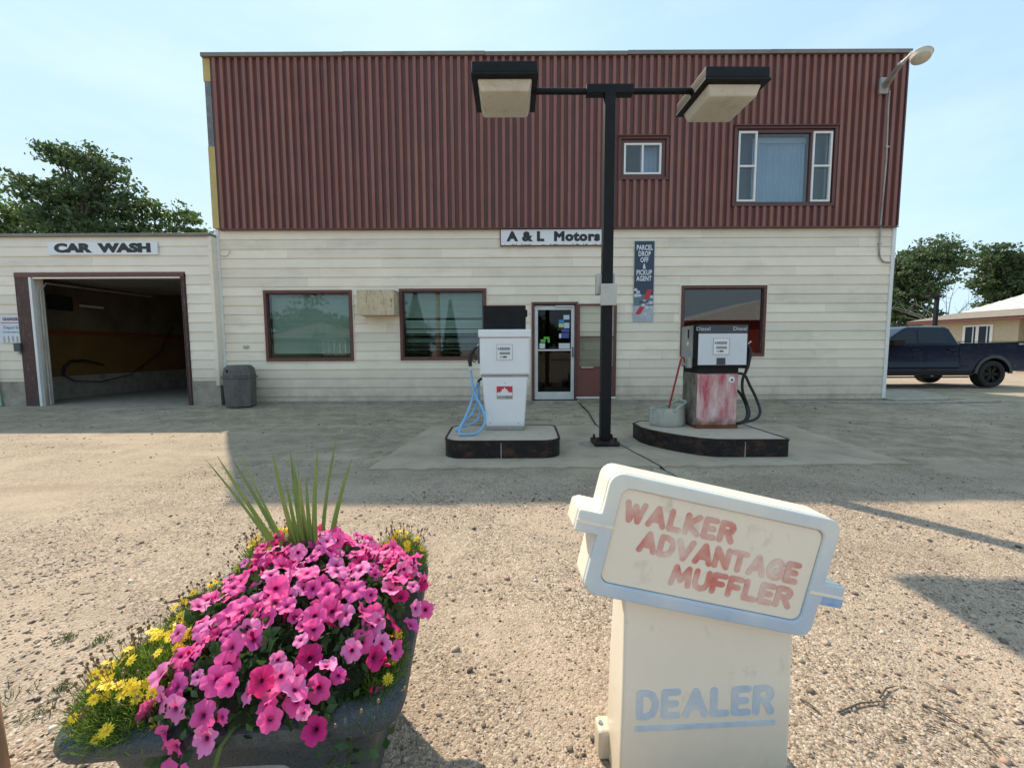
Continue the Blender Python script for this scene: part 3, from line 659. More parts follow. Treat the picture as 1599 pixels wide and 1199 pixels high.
# ------------------------------------------------------------------ car wash
CX0, CX1, CZT = -14.5, XL+.02, 3.62
cw = thing('car_wash_building', (-9, CWY, 0), 'low pale sided car wash building with an open bay doorway', 'building')
CO = pr(44, 295, 428, 636, CWY)
Lx = P(58, 560, CWY).x
ox0, ox1, oz1 = P(62, 540, CWY).x-.02, P(290, 540, CWY).x, P(180, 433, CWY).z
bx0, bx1 = ox0-.34, ox1+.09
b = MB()
for r in rect_minus(CX0, CX1-.08, -.2, CZT-.03, [(ox0, ox1, -.3, oz1)]): b.box(r[0], r[1], CWY+.002, CWY+.2, r[2], r[3])
b.build('wall', m_siding2, cw)
b = MB(); b.box(CX0, CX0+.1, CWY+.2, CWY+9, -.2, CZT-.05).box(CX1-.2, CX1-.08, BY+.3, CWY+9, -.2, CZT-.05).box(CX0, CX1-.08, CWY+8.9, CWY+9, -.2, CZT-.05)
b.build('side_wall', m_siding2, cw)
cops = [(bx0-.02, bx1+.02, -.3, oz1+.11)]
siding(cw, CX0, CX1-.075, .52, CZT-.04, CWY, cops, .2, m_siding2, 21)
MB().box(CX1-.075, CX1-.0, CWY-.035, BY-.036, .42, CZT-.04).build('corner_post', m_siding2, cw)
MB().box(CX0, bx0-.001, CWY-.01, CWY+.001, -.15, .52).build('foundation', m_conc, cw)
MB().box(bx1+.001, CX1-.01, CWY-.01, CWY+.001, -.15, .52).build('foundation', m_conc, cw)
MB().box(CX0, CX1, CWY-.07, CWY+.2, CZT-.04, CZT+.02).build('roof_edge', m_flash, cw, bevel=.008)
MB().box(CX0, CX1-.1, CWY+.2, CWY+9, CZT-.13, CZT-.01).build('roof', m_flash, cw)
MB().box(bx0, ox0-.035, CWY-.045, CWY+.05, -.05, oz1+.07).build('door_casing', m_brown_worn, cw, bevel=.006, label='broad brown door casing with peeling paint')
MB().box(ox1+.035, bx1, CWY-.045, CWY+.05, -.05, oz1+.07).build('door_casing', m_brown_worn, cw, bevel=.006)
MB().box(bx0, bx1, CWY-.05, CWY+.05, oz1+.0, oz1+.09).build('door_header', m_brown, cw, bevel=.006)
MB().box(ox0-.035, ox0+.02, CWY-.055, CWY+.02, -.04, oz1-.001).build('door_stop', m_white, cw, bevel=.004)
MB().box(ox1+.018, ox1+.034, CWY-.05, CWY+.02, -.04, oz1-.001).build('door_stop', m_brown_worn, cw)
MB().box(ox0+.046, ox1-.001, CWY-.04, CWY+.0, oz1-.03, oz1-.001).build('door_stop', m_siding, cw)
# bay interior
ILX = -11.3; IRX = CX1-.6; ID = CWY+8.5
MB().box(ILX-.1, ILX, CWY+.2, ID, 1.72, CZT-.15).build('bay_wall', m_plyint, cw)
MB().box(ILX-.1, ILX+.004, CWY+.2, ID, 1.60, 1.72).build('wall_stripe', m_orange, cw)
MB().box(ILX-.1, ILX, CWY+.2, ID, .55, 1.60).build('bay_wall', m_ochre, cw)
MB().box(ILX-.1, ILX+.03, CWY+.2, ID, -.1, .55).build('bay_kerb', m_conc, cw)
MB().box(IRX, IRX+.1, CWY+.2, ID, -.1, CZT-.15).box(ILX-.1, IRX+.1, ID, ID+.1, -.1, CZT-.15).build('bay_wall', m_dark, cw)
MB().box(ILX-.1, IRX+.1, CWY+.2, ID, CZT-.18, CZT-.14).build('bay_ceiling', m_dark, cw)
MB().box(CX0+.1, CX1-.1, CWY-.35, ID, -.08, -.012).build('bay_floor', m_conc, cw)
# raised overhead door resting under the ceiling, its tracks
zt_ = oz1-.12
for k in range(4):
    MB().box(ox0+.1, ox1-.1, CWY+.35+k*.62, CWY+.95+k*.62, zt_+.12, zt_+.16).build('overhead_door_panel', m_room, cw)
MB().tube([(ox0+.06, CWY+.08, 0), (ox0+.06, CWY+.08, zt_-.15), (ox0+.06, CWY+.2, zt_+.03), (ox0+.06, CWY+2.9, zt_+.08)], .018, 6).build('door_track', m_pumpside, cw)
MB().tube([(ox1-.05, CWY+.08, 0), (ox1-.05, CWY+.08, zt_-.15), (ox1-.05, CWY+.2, zt_+.03), (ox1-.05, CWY+2.9, zt_+.08)], .018, 6).build('door_track', m_pumpside, cw)
MB().box(ILX+.001, ILX+.07, CWY+1.2, CWY+1.75, 2.2, 2.55).build('electric_heater', m_dark, cw, bevel=.01)
MB().tube([(ILX+.1, CWY+1.9, 2.36), (ILX+.1, CWY+2.5, 2.36)], .03, 6).build('tube_light', m_white, cw)
wd = thing('wash_wand', (ILX+.1, CWY+2, .9), 'black pressure wash wand and hose hung on the ochre bay wall', 'wash wand')
MB().tube([(ILX+.08, CWY+1.35, .6), (ILX+.09, CWY+1.4, .8), (ILX+.1, CWY+1.55, .93), (ILX+.1, CWY+1.9, .93)], .03, 8).build('handle', m_rubber, wd, smooth=True)
MB().tube([(ILX+.1, CWY+1.9, .93), (ILX+.1, CWY+2.2, .86), (ILX+.1, CWY+2.4, .80)], .022, 8).build('lance', m_rubber, wd, smooth=True)
MB().tube([(ILX+.08, CWY+1.35, .6), (ILX+.1, CWY+1.6, .42), (ILX+.1, CWY+2.3, .35), (ILX+.1, CWY+3.2, .5), (ILX+.1, CWY+4.3, 1.2), (ILX+.1, CWY+4.8, 2.0)], .013, 6).build('hose', m_rubber, wd, smooth=True)
dp = thing('drain_pipe', (P(5, 620, CWY).x, CWY-.06, 0), 'pale green downpipe at the far left foot of the car wash wall', 'downpipe')
px_ = P(4, 620, CWY)
MB().tube([(px_.x, CWY-.06, 0), (px_.x-.03, CWY-.06, .52)], .035, 8).build('pipe', m_gutter, dp, smooth=True)
MB().tube([(px_.x-.03, CWY-.06, .52), (px_.x-.045, CWY-.06, 1.6)], .025, 8).build('upper_pipe', m_siding2, dp, smooth=True)

# ------------------------------------------------------------------ signs
def board(name, q, Y, label, m, edge=None, th=.03):
    o = thing(name, ((q[0]+q[1])/2, Y, (q[2]+q[3])/2), label, 'sign')
    MB().box(q[0], q[1], Y-th, Y, q[2], q[3]).build('panel', m, o, bevel=.003)
    if edge:
        t = .018
        MB().box(q[0]-t, q[0], Y-th-.006, Y+.0, q[2]-t, q[3]+t).box(q[1], q[1]+t, Y-th-.006, Y, q[2]-t, q[3]+t).box(q[0], q[1], Y-th-.006, Y, q[3], q[3]+t).box(q[0], q[1], Y-th-.006, Y, q[2]-t, q[2]).build('border', edge, o)
    return o
q = pr(75, 246, 378, 398, CWY-.05)
s = board('car_wash_sign', q, CWY-.025, 'white CAR WASH board in black capitals above the bay door', m_signwhite)
text('CAR  WASH', .235, m_ink, s, (0, -.033, 0), sx=(q[1]-q[0])*.93/(.235*5.75), bold=.0175)
q = pr(782, 950, 358.5, 383, BY-.05)
s = board('shop_name_sign', q, BY-.028, 'white A & L Motors board with peeling lower edge above the shop door', m_signwhite, m_brown)
tx = text('A & L  Motors', .26, m_ink, s, (-.02, -.034, .01), sx=1.0, bold=.016, spacing=1.12)
bpy.context.view_layer.update(); k_ = (q[1]-q[0])*.87/tx.dimensions.x; tx.scale = (k_, 1, 1)
# flaked strip along the sign foot
rg = random.Random(9); b = MB()
for i in range(60):
    xx = rg.uniform(q[0]+.05, q[1]-.05); ww = rg.uniform(.01, .05); hh = rg.uniform(.008, .032)
    b.box(xx, xx+ww, BY-.0595, BY-.058, q[2]+.004, q[2]+hh)
b.build('flaked_paint', m_pumpside, s)
q = pr(990, 1021.5, 376, 502.5, BY-.05)
s = thing('parcel_agent_sign', ((q[0]+q[1])/2, BY-.03, (q[2]+q[3])/2), 'tall navy banner reading PARCEL DROP OFF & PICKUP AGENT beside the pole', 'sign')
cx_, cz_ = (q[0]+q[1])/2, (q[2]+q[3])/2; hw_, hh_ = (q[1]-q[0])/2, (q[3]-q[2])/2; ybn = BY-.03
MB().box(q[0], q[1], ybn-.008, ybn, q[2], q[3]).build('panel', mat('banner_grey', (.40, .44, .49), .4, var=.15, scale=6), s)
def zf(f_): return q[3]-(q[3]-q[2])*f_
MB().box(q[0]+.006, q[1]-.006, ybn-.0095, ybn-.008, zf(.66), zf(.004)).build('navy_field', m_navy, s)
MB().box(q[0]+.006, q[1]-.006, ybn-.0095, ybn-.008, zf(.80), zf(.66)-.001).build('teal_field', mat('teal_print', (.10, .17, .21), .4), s)
rg = random.Random(4)
m_cloud = mat('cloud_print', (.55, .58, .62), .4, var=.2, scale=9)
def disc(b, cx, cz, r, y, n=14, sz=1): b.prism([(cx+r*math.cos(6.283*i/n), cz+sz*r*math.sin(6.283*i/n)) for i in range(n)], y, y+.0012, 'y')
b = MB()
lx = q[0]; wq = q[1]-q[0]; hq = q[3]-q[2]
for i, (u, v, r) in enumerate(((.10, .60, .09), (.22, .63, .10), (.30, .67, .09), (.12, .67, .11), (.90, .69, .09), (.86, .76, .11), (.7, .76, .11), (.55, .74, .09), (.9, .82, .09), (.68, .82, .10), (.5, .79, .1), (.45, .95, .04), (.6, .90, .09))):
    disc(b, lx+wq*u, zf(v), r*wq, ybn-.0098-.00003*i, sz=.8)
b.build('cloud_print', m_cloud, s)
for (u0, v0, v1) in ((.52, .60, .715), (.15, .81, .905)):
    MB().prism([(lx+wq*(u0-.06), zf(v1)), (lx+wq*(u0+.20), zf(v1)), (lx+wq*(u0+.42), zf(v0)), (lx+wq*(u0+.16), zf(v0))], ybn-.0125, ybn-.011, 'y').build('red_slash', m_red, s)
m_wtext = mat('white_lettering', (.72, .74, .76), .4, var=.03)
for i, tword in enumerate(('PARCEL', 'DROP', 'OFF', '&', 'PICKUP', 'AGENT')):
    tt = text(tword, .145, m_wtext, s, (0, -.0105, zf((.085, .16, .235, .315, .39, .465)[i])-cz_), bold=.0045, ext=.0006, spacing=1.06)
    bpy.context.view_layer.update()
    tt.scale = (.66, 1, 1)
text('TIGER', .075, m_navy, s, (0, -.0135, zf(.757)-cz_), bold=.003, ext=.0006, sx=1.05, shear=.3)
for i, v in enumerate((.955, .975)): text('1 800 XXX XXX XXXX'.replace('X', 'o') if 0 else '- - - -- - -- - --', .03, m_navy, s, (0, -.0105, zf(v)-cz_), ext=.0004, sx=1.5)
q = pr(-2, 38.5, 492.5, 535.5, CWY-.05)
s = board('gas_depot_sign', q, CWY-.03, 'small white GRAINGER gas depot notice left of the bay door', mat('notice_white', (.60, .66, .72), .4, var=.04), th=.012)
wq = q[1]-q[0]; hq = q[3]-q[2]; cz_ = (q[2]+q[3])/2
text('GRAINGER', .085, mat('dark_red_print', (.16, .02, .06), .5), s, (-.02, -.0135, hq*.36), sx=.80, bold=.004, ext=.0005)
MB().box(q[0]+wq*.08, q[0]+wq*.80, CWY-.0435, CWY-.042, cz_+hq*.215, cz_+hq*.245).build('red_rule', m_red, s)
text('Depot for', .095, mat('teal_lettering', (.06, .22, .28), .5), s, (0, -.0135, hq*.06), sx=.95, bold=.002, ext=.0005)
text('Compressed gas', .062, bpy.data.materials['teal_lettering'], s, (0, -.0135, -hq*.10), sx=1.05, bold=.001, ext=.0005)
for k in range(5):
    xx = q[0]+wq*(.16+.17*k); b = MB(); h = hq*(.26 if k < 4 else .17)
    b.prism([(xx-.018, q[2]+.02), (xx+.018, q[2]+.02), (xx+.018, q[2]+h*.8), (xx+.006, q[2]+h), (xx-.006, q[2]+h), (xx-.018, q[2]+h*.8)], CWY-.0437, CWY-.042, 'y').build('bottle_print', m_pumpside, s)
o = thing('key_box', (P(29, 543, CWY).x, CWY-.03, P(29, 543, CWY).z), 'small dark metal box fixed under the white depot notice', 'wall box')
q = pr(24.5, 35, 536, 553, CWY-.05); MB().box(q[0], q[1], CWY-.09, CWY-.02, q[2]+.06, q[3]).build('case', m_charcoal, o, bevel=.006); MB().tube([((q[0]+q[1])/2, CWY-.06, q[2]+.06), ((q[0]+q[1])/2, CWY-.06, q[2])], .03, 8).build('spout', m_plate, o)

# plywood box over the air conditioner
q = pr(557, 615, 453, 492, BY-.42)
ac = thing('air_conditioner_box', ((q[0]+q[1])/2, BY, q[2]), 'weathered plywood box over a wall air conditioner between two windows', 'plywood box')
MB().box(q[0], q[1], BY-.42, BY-.405, q[2], q[3]).build('front_board', m_ply, ac, bevel=.002)
MB().box(q[0], q[0]+.016, BY-.404, BY-.025, q[2]+.01, q[3]-.01).build('side_board', m_ply, ac)
MB().box(q[1]-.016, q[1], BY-.404, BY-.025, q[2]+.01, q[3]-.01).build('side_board', m_ply, ac)
MB().box(q[0]-.01, q[1]+.01, BY-.404, BY-.025, q[3]-.009, q[3]+.008).build('top_board', m_ply, ac)
MB().box(q[0]+.017, q[1]-.017, BY-.404, BY-.025, q[2]+.01, q[2]+.022).build('bottom_board', m_ply, ac)

# outlet, loose wire
p = P(384, 541.5, BY-.03)
o = thing('outdoor_outlet', (p.x, BY-.03, p.z), 'small round capped outdoor outlet on the siding above the bin', 'outlet')
MB().box(p.x-.06, p.x+.06, BY-.05, BY-.018, p.z-.035, p.z+.035).build('cover', m_plate, o, bevel=.02)
for dx in (-.03, .03): MB().lathe([(.0, 0), (.022, 0), (.022, .012), (0, .012)], 10, M=Matrix.Translation((p.x+dx, BY-.05, p.z)) @ Matrix.Rotation(R_(90), 4, 'X')).build('cap', m_steel, o)
pw = [P(x, y, BY-.05) for x, y in ((343.5, 398.5), (347, 400), (351, 400.5), (355, 399), (358, 395), (359.5, 391))]
MB().tube(pw, .007, 6).build('loose_wire', m_rubber, smooth=True, label='short curled grey wire end sticking out of the siding near the corner', category='wire') if 0 else tag(MB().tube(pw, .007, 6).build('loose_wire', m_pumpside, smooth=True), 'short curled wire end hanging on the siding near the left corner', 'wire')

# litter bin
p = Z(376, 637); p.y = BY-.42; p.x = P(375, 600, p.y).x
bn = thing('litter_bin', (p.x, p.y, 0), 'grey hexagonal plastic litter bin with a hopper lid by the siding', 'litter bin', rz=R_(8))
def hexa(r, z, sy=.92, n=6, ph=30): return [(r*math.cos(R_(60*i+ph)), sy*r*math.sin(R_(60*i+ph)), z) for i in range(n)]
MB().loft([hexa(.285, .0), hexa(.30, .33), hexa(.31, .62)]).build('body', m_can, bn, bevel=.012, local=True)
MB().loft([hexa(.335, .60), hexa(.335, .635), hexa(.32, .64)]).build('rim', m_can, bn, bevel=.008, local=True)
MB().loft([hexa(.315, .641), hexa(.285, .80), hexa(.23, .865), hexa(.21, .87)]).build('lid', m_can, bn, bevel=.012, local=True)
MB().box(-.12, -.09, -.291, -.27, .72, .78).build('lock_slot', m_black, bn, local=True)

# ------------------------------------------------------------------ wall lamp top right with conduit
yl = UY-.05
wl = thing('wall_floodlight', tuple(P(1383, 132, yl)), 'dusk to dawn area light on an angled arm at the top right roof corner', 'wall light')
A = P(1383, 133, yl-.04); B = P(1408, 98, yl-.62); C_ = P(1425, 84, yl-.85)
MB().tube([A, A.lerp(B, .5), B], [.07, .055, .045], 10).build('arm', m_pumpside, wl, smooth=True)
MB().tube([B - (B-A)*.05, B.lerp(C_, .6), C_], [.03, .03, .05], 10).build('neck', m_white, wl, smooth=True)
Mh = Matrix.Translation(C_ + Vector((.12, -.05, -.02))) @ Matrix.Rotation(R_(14), 4, 'Y') @ Matrix.Rotation(R_(-12), 4, 'X') @ Matrix.Scale(.72, 4)
MB().lathe([(.0, .14), (.05, .13), (.09, .07), (.20, .0), (.235, -.05), (.235, -.06)], 20, M=Mh).build('reflector', m_pumpw, wl, smooth=True)
MB().lathe([(.228, -.055), (.20, -.17), (.11, -.225), (0, -.235)], 20, M=Mh).build('lens', m_lens, wl, smooth=True)
MB().lathe([(.0, .18), (.03, .175), (.035, .13)], 10, M=Mh).build('photocell', m_gutter, wl, smooth=True)
MB().box(A.x-.1, A.x+.08, yl-.03, yl+.02, A.z-.16, A.z+.16).build('mounting_plate', m_pumpside, wl, bevel=.01)
cdp = [P(1389, 142, yl), P(1387, 170, yl), P(1384, 250, yl), P(1375, 352, yl)]
c2 = [P(1375, 352, BY-.075), P(1374, 372, BY-.05), P(1373, 396, BY-.04), P(1375, 404, BY-.04), P(1380, 409, BY-.04), P(1390, 410, BY-.04)]
MB().tube(cdp + c2, .016, 8).build('conduit', m_pumpside, wl, smooth=True)
for px1, py1 in ((1374, 380), (1385, 230)):
    k = P(px1, py1, (yl if py1 < 350 else BY-.045)); MB().box(k.x-.035, k.x+.035, k.y-.02, k.y+.015, k.z-.012, k.z+.012).build('strap', m_steel, wl)

# ------------------------------------------------------------------ forecourt light pole
LP = Z(945, 694); LX, LY = LP.x, LP.y+.03
zarm = P(960, 143, LY).z
pl = thing('forecourt_light_pole', (LX, LY, 0), 'black square light pole carrying two box lamps between the pumps', 'light pole')
MB().box(LX-.06, LX+.06, LY-.06, LY+.06, .055, zarm-.02).build('post', m_black, pl, bevel=.008)
MB().box(LX-.15, LX+.15, LY-.15, LY+.15, 0.0, .055).build('base_plate', m_blackrust, pl, bevel=.008)
for dx in (-.11, .11):
    for dy in (-.11, .11): MB().lathe([(0, .10), (.014, .10), (.014, .055), (.028, .055), (.028, .02)], 6, M=Matrix.Translation((LX+dx, LY+dy, 0))).build('anchor_bolt', m_blackrust, pl)
tz0 = zarm-.04; tz1 = zarm+.06
MB().box(LX-.27, LX+.27, LY-.055, LY+.055, zarm-.045, zarm+.055).build('cross_head', m_black, pl, bevel=.008)
MB().tube([(LX-.27, LY, zarm), (LX-.93, LY, zarm+.005)], .034, 12).build('arm', m_black, pl, smooth=True)
MB().tube([(LX+.27, LY, zarm), (LX+.95, LY, zarm-.0)], .034, 12).build('arm', m_black, pl, smooth=True)
def luminaire(cx, cy, zb, rz, roll, label):
    M_ = Matrix.Translation((cx-LX, cy-LY, zb)) @ Matrix.Rotation(rz, 4, 'Z') @ Matrix.Rotation(roll, 4, 'Y')
    h = .355
    hs = MB().box(-h, h, -h, h, .0, .115, M=M_).build('lamp_housing', m_black, pl, bevel=.012, local=True, label=label)
    MB().box(-h-.008, h+.008, -h-.008, h+.008, -.03, -.001, M=M_).build('lens_rim', m_black, hs, bevel=.006, local=True)
    b = MB(); a, c = .30, .265
    b.loft([[M_ @ Vector(v) for v in ((-a, -a, -.031), (a, -a, -.031), (a, a, -.031), (-a, a, -.031))],
            [M_ @ Vector(v) for v in ((-c, -c, -.145), (c, -c, -.145), (c, c, -.145), (-c, c, -.145))]], caps=True)
    b.build('lens', m_lens, hs, bevel=.018, local=True)
    for k in range(3): MB().box(-h+.05, -h+.12, h*(-.6+k*.6)-.02, h*(-.6+k*.6)+.02, .116, .128, M=M_).build('latch', m_steel, hs, local=True)
luminaire(LX-1.20, LY+.04, 4.13, 0, R_(0), 'left lamp housing of the pair')
luminaire(LX+1.29, LY+.03, 4.06, R_(3), R_(-1.5), 'right lamp housing of the pair')
q = pr(938, 963, 443, 477, LY-.08)
MB().box(q[0], q[1], LY-.095, LY-.061, q[2], q[3]).build('cover_plate', m_plate, pl, bevel=.008)
q2 = pr(936, 958, 430, 462, LY+.12); MB().box(LX-.125, LX-.061, LY-.02, LY+.09, q2[2], q2[3]).build('junction_box', m_plate, pl, bevel=.01)
MB().box(LX+.061, LX+.095, LY-.02, LY+.09, q2[2]+.05, q2[3]).build('junction_box', m_plate, pl, bevel=.01)
# patch of concrete at the pole foot
ang = [i*6.283/40 for i in range(40)]
MB().prism([(LX+.02+.33*math.cos(a)*(1+.05*math.sin(3*a)), LY+.24*math.sin(a)) for a in ang], -.05, -.001, 'z').build('pole_footing', m_conc, kind='structure')

# ------------------------------------------------------------------ pump islands
def arc(cx, cy, r, a0, a1, n): return [(cx+r*math.cos(R_(a0+(a1-a0)*i/n)), cy+r*math.sin(R_(a0+(a1-a0)*i/n))) for i in range(n+1)]
IZ = .185
def island(name, outline, label, seam):
    o = thing(name, (sum(p[0] for p in outline)/len(outline), sum(p[1] for p in outline)/len(outline), 0), label, 'pump island', 'pump islands')
    n = len(outline)
    cxy = Vector((o.location.x, o.location.y))
    def inset(p, d):
        v = Vector(p)-cxy; return tuple(cxy + v*(1-d/v.length))
    MB().prism([inset(p, .016) for p in outline], -.05, IZ, 'z').build('slab', m_slab, o, bevel=.006)
    rg = random.Random(8)
    def ringz(d, z): return [(*inset(p, d), z) for p in outline]
    b = MB(); b.loft([ringz(-.0, -.05), ringz(-.0, IZ-.022), ringz(-.006, IZ-.02), ringz(-.006, IZ+.004), ringz(.02, IZ+.006), ringz(.021, IZ-.02)], caps=False)
    b.build('steel_kerb', m_blackrust, o, smooth=True, angle=30)
    sp_ = seam; MB().box(sp_[0]-.004, sp_[0]+.004, sp_[1]-.006, sp_[1]+.02, -.03, IZ-.02).build('kerb_seam', m_pumpside, o)
    return o
ix0, ix1, iy0, iy1 = -.765, .55, 4.39, 5.33
out1 = arc(ix0+.22, iy0+.2, .2, 180, 270, 7) + arc(ix1-.22, iy0+.2, .2, 270, 360, 7) + arc(ix1-.1, iy1-.1, .1, 0, 90, 4) + arc(ix0+.14, iy1-.14, .14, 90, 180, 5)
island('pump_island', out1, 'black kerbed concrete island under the white gas pump', (-.12, iy0))
jx0, jx1, jy0, jy1 = 1.60, 2.99, 4.40, 5.6
out2 = [(jx0, 5.15)] + [(1.66, 4.97), (1.76, 4.80), (1.90, 4.62), (2.05, 4.48), (2.2, 4.41), (2.3, 4.40)] + arc(jx1-.05, jy0+.05, .05, 270, 360, 3) + arc(jx1-.1, jy1-.1, .1, 0, 90, 4) + [(jx0+.12, jy1), (jx0, jy1-.15)]
island('pump_island', out2, 'black kerbed island with curved corner under the red diesel pump', (2.5, jy0))

# ------------------------------------------------------------------ white gas pump
PX, PYf = -.085, 5.0; dp_ = .36
gp = thing('gas_pump', (PX, PYf+dp_/2, IZ), 'white gas pump with blue hose, red leaf emblem and black topper', 'fuel pump')
def taper(xb, xt, y0, y1, z0, z1): return [[(PX-xb, y0, z0), (PX+xb, y0, z0), (PX+xb, y1, z0), (PX-xb, y1, z0)], [(PX-xt, y0, z1), (PX+xt, y0, z1), (PX+xt, y1, z1), (PX-xt, y1, z1)]]
zc0 = P(788, 585, PYf).z; zc1 = P(788, 527, PYf).z; zl = P(788, 514.5, PYf).z; zt1 = P(788, 476, PYf).z
MB().box(PX-.235, PX+.235, PYf+.01, PYf+dp_-.01, IZ+.006, IZ+.04).build('base_plate', m_pumpside, gp)
MB().loft(taper(.232, .275, PYf+.004, PYf+dp_, IZ+.041, zc0-.03)).build('lower_cabinet', m_pumpw, gp, bevel=.005)
MB().loft(taper(.222, .262, PYf-.008, PYf+.003, IZ+.055, zc0-.045)).build('front_panel', m_pumpw, gp, bevel=.004)
MB().box(PX-.285, PX+.285, PYf+.01, PYf+dp_-.005, zc0-.03, zc0-.001).build('gap_band', m_pumpside, gp)
MB().box(PX-.30, PX+.30, PYf-.012, PYf+dp_+.01, zc0, zc1).build('upper_cabinet', m_pumpw, gp, bevel=.01)
MB().box(PX-.282, PX+.282, PYf-.022, PYf-.0125, zc0+.015, zc1-.008).build('dial_face', m_pumpw, gp, bevel=.004)
MB().box(PX-.315, PX+.315, PYf-.035, PYf+dp_+.02, zc1+.001, zl).build('lid', m_pumpw, gp, bevel=.012)
MB().box(PX-.255, PX+.255, PYf+.06, PYf+dp_-.06, zl+.001, zt1).build('topper_sign', m_black, gp, bevel=.008)
MB().box(PX+.256, PX+.275, PYf+.10, PYf+.2, zt1-.13, zt1-.05).build('topper_latch', m_black, gp)
def display(parent, cx, cz, Y, s=1.0):
    fr = MB().box(cx-.095*s, cx+.095*s, Y-.004, Y, cz-.095*s, cz+.095*s).build('display', m_pumpw, parent, bevel=.001)
    t = .004
    MB().box(cx-.095*s, cx+.095*s, Y-.006, Y-.0041, cz+.095*s-t, cz+.095*s).box(cx-.095*s, cx+.095*s, Y-.006, Y-.0041, cz-.095*s, cz-.095*s+t).box(cx-.095*s, cx-.095*s+t, Y-.006, Y-.0041, cz-.095*s+t, cz+.095*s-t).box(cx+.095*s-t, cx+.095*s, Y-.006, Y-.0041, cz-.095*s+t, cz+.095*s-t).build('display_border', m_lcd, fr)
    MB().box(cx-.06*s, cx+.065*s, Y-.0075, Y-.0045, cz+.025*s, cz+.058*s).build('counter_window', m_lcd, fr)
    MB().box(cx-.06*s, cx+.065*s, Y-.0075, Y-.0045, cz-.028*s, cz+.002*s).build('counter_window', m_lcd, fr)
    MB().box(cx-.02*s, cx+.025*s, Y-.0075, Y-.0045, cz-.065*s, cz-.048*s).box(cx-.055*s, cx-.03*s, Y-.0075, Y-.0045, cz-.061*s, cz-.053*s).build('price_window', m_ink, fr)
    MB().box(cx-.078*s, cx-.068*s, Y-.0065, Y-.0045, cz+.03*s, cz+.052*s).build('dollar_mark', m_ink, fr)
dz_ = P(788, 550, PYf); display(gp, dz_.x, dz_.z, PYf-.0225)
# emblem: half maple leaf on red over grey bar
ez = P(788, 611, PYf); er = MB().box(ez.x-.096, ez.x+.096, PYf-.0105, PYf-.0085, ez.z-.05, ez.z+.062).build('emblem', m_red, gp)
leaf = [(-.092, -.05), (-.092, -.012), (-.084, -.018), (-.072, -.003), (-.062, -.020), (-.05, -.008), (-.046, .006), (-.036, -.002), (-.03, .030), (-.018, .022), (0, .052)]
leaf = leaf + [(-x, z) for x, z in reversed(leaf[:-1])]
MB().prism([(ez.x+x, ez.z+z) for x, z in leaf], PYf-.0118, PYf-.0106, 'y').build('leaf_mark', m_signwhite, er, fix=True)
MB().box(ez.x-.096, ez.x+.096, PYf-.0105, PYf-.0085, ez.z-.092, ez.z-.052).build('grey_bar', m_pumpside, gp)
for dx, dz in ((-.18, .09), (.16, .09), (0, zc0-IZ-.10)): MB().lathe([(0, .004), (.008, .004), (.008, 0)], 8, M=Matrix.Translation((PX+dx, PYf-.008, IZ+dz+(.0))) @ Matrix.Rotation(R_(90), 4, 'X')).build('screw', m_steel, gp)
# nozzle and blue hose on the left side
nx = PX-.30
MB().box(nx-.03, nx-.001, PYf+.06, PYf+.28, P(740, 568, PYf+.1).z, P(740, 540, PYf+.1).z).build('nozzle_holster', m_charcoal, gp, bevel=.01)
nz_o = MB()
n0 = P(745, 541, PYf+.1); n1 = P(735, 552, PYf+.1); n2 = P(733.5, 561, PYf+.1); n3 = P(734.5, 572, PYf+.1)
nz_o.tube([n0, n0.lerp(n1, .5), n1], [.012, .018, .026], 8).tube([n1, n2, n3], [.03, .028, .02], 8)
nzl = nz_o.build('nozzle', m_rubber, gp, smooth=True)
MB().tube([P(739, 549, PYf+.1), P(744, 560, PYf+.1), P(741, 566, PYf+.1), P(736, 562, PYf+.1)], .007, 6).build('trigger_guard', m_rubber, nzl, smooth=True)
MB().tube([P(748, 537, PYf+.1), n0], .011, 8).build('spout', m_steel, nzl, smooth=True)
MB().tube([n3, P(735, 578, PYf+.1)], .019, 8).build('hose_collar', m_alu, gp, smooth=True)
def crom(pts, n=8):
    o_ = []
    for i in range(len(pts)-1):
        p0, p1, p2, p3 = pts[max(0, i-1)], pts[i], pts[i+1], pts[min(len(pts)-1, i+2)]
        for k in range(n):
            t = k/n; o_.append(.5*((2*p1)+(p2-p0)*t+(2*p0-5*p1+4*p2-p3)*t*t+(3*p1-p0-3*p2+p3)*t**3))
    o_.append(pts[-1]); return o_
Yh = PYf+.08
h1 = [P(735, 578, Yh+.02), P(737, 592, Yh), P(740, 612, Yh-.02), P(749, 630, Yh-.08), P(757.5, 651, Yh-.2), P(753, 668, Yh-.33), P(738, 680, Yh-.42), P(724, 682, Yh-.44), P(717, 677, Yh-.42), P(720, 665, Yh-.34),
      P(729, 646, Yh-.18), P(737, 625, Yh-.05), P(742, 607, Yh+.05), P(747, 598, Yh+.1)]
h2 = [P(746, 600, Yh+.1), P(748, 618, Yh+.08), P(750, 640, Yh+.02), P(744, 657, Yh-.08), P(730, 664, Yh-.14), P(716, 668, Yh-.18), P(714, 672, Yh-.24), P(722, 661, Yh-.2), P(735, 648, Yh-.15), P(744, 632, Yh-.0), P(747, 612, Yh+.08), P(748, 596, Yh+.12)]
def floorz(pts, z):
    return [Vector((p.x, p.y, max(p.z, z))) for p in pts]
MB().tube(floorz(crom(h1), IZ+.022), .0145, 10).build('blue_hose', m_bluehose, gp, smooth=True)
MB().tube(floorz(crom(h2), IZ+.022), .0145, 10).build('blue_hose', m_bluehose, gp, smooth=True)
MB().tube([P(745, 602, Yh+.1), P(748, 594, Yh+.12), P(752, 591, Yh+.14)], .017, 8).build('swivel', m_rubber, gp, smooth=True)

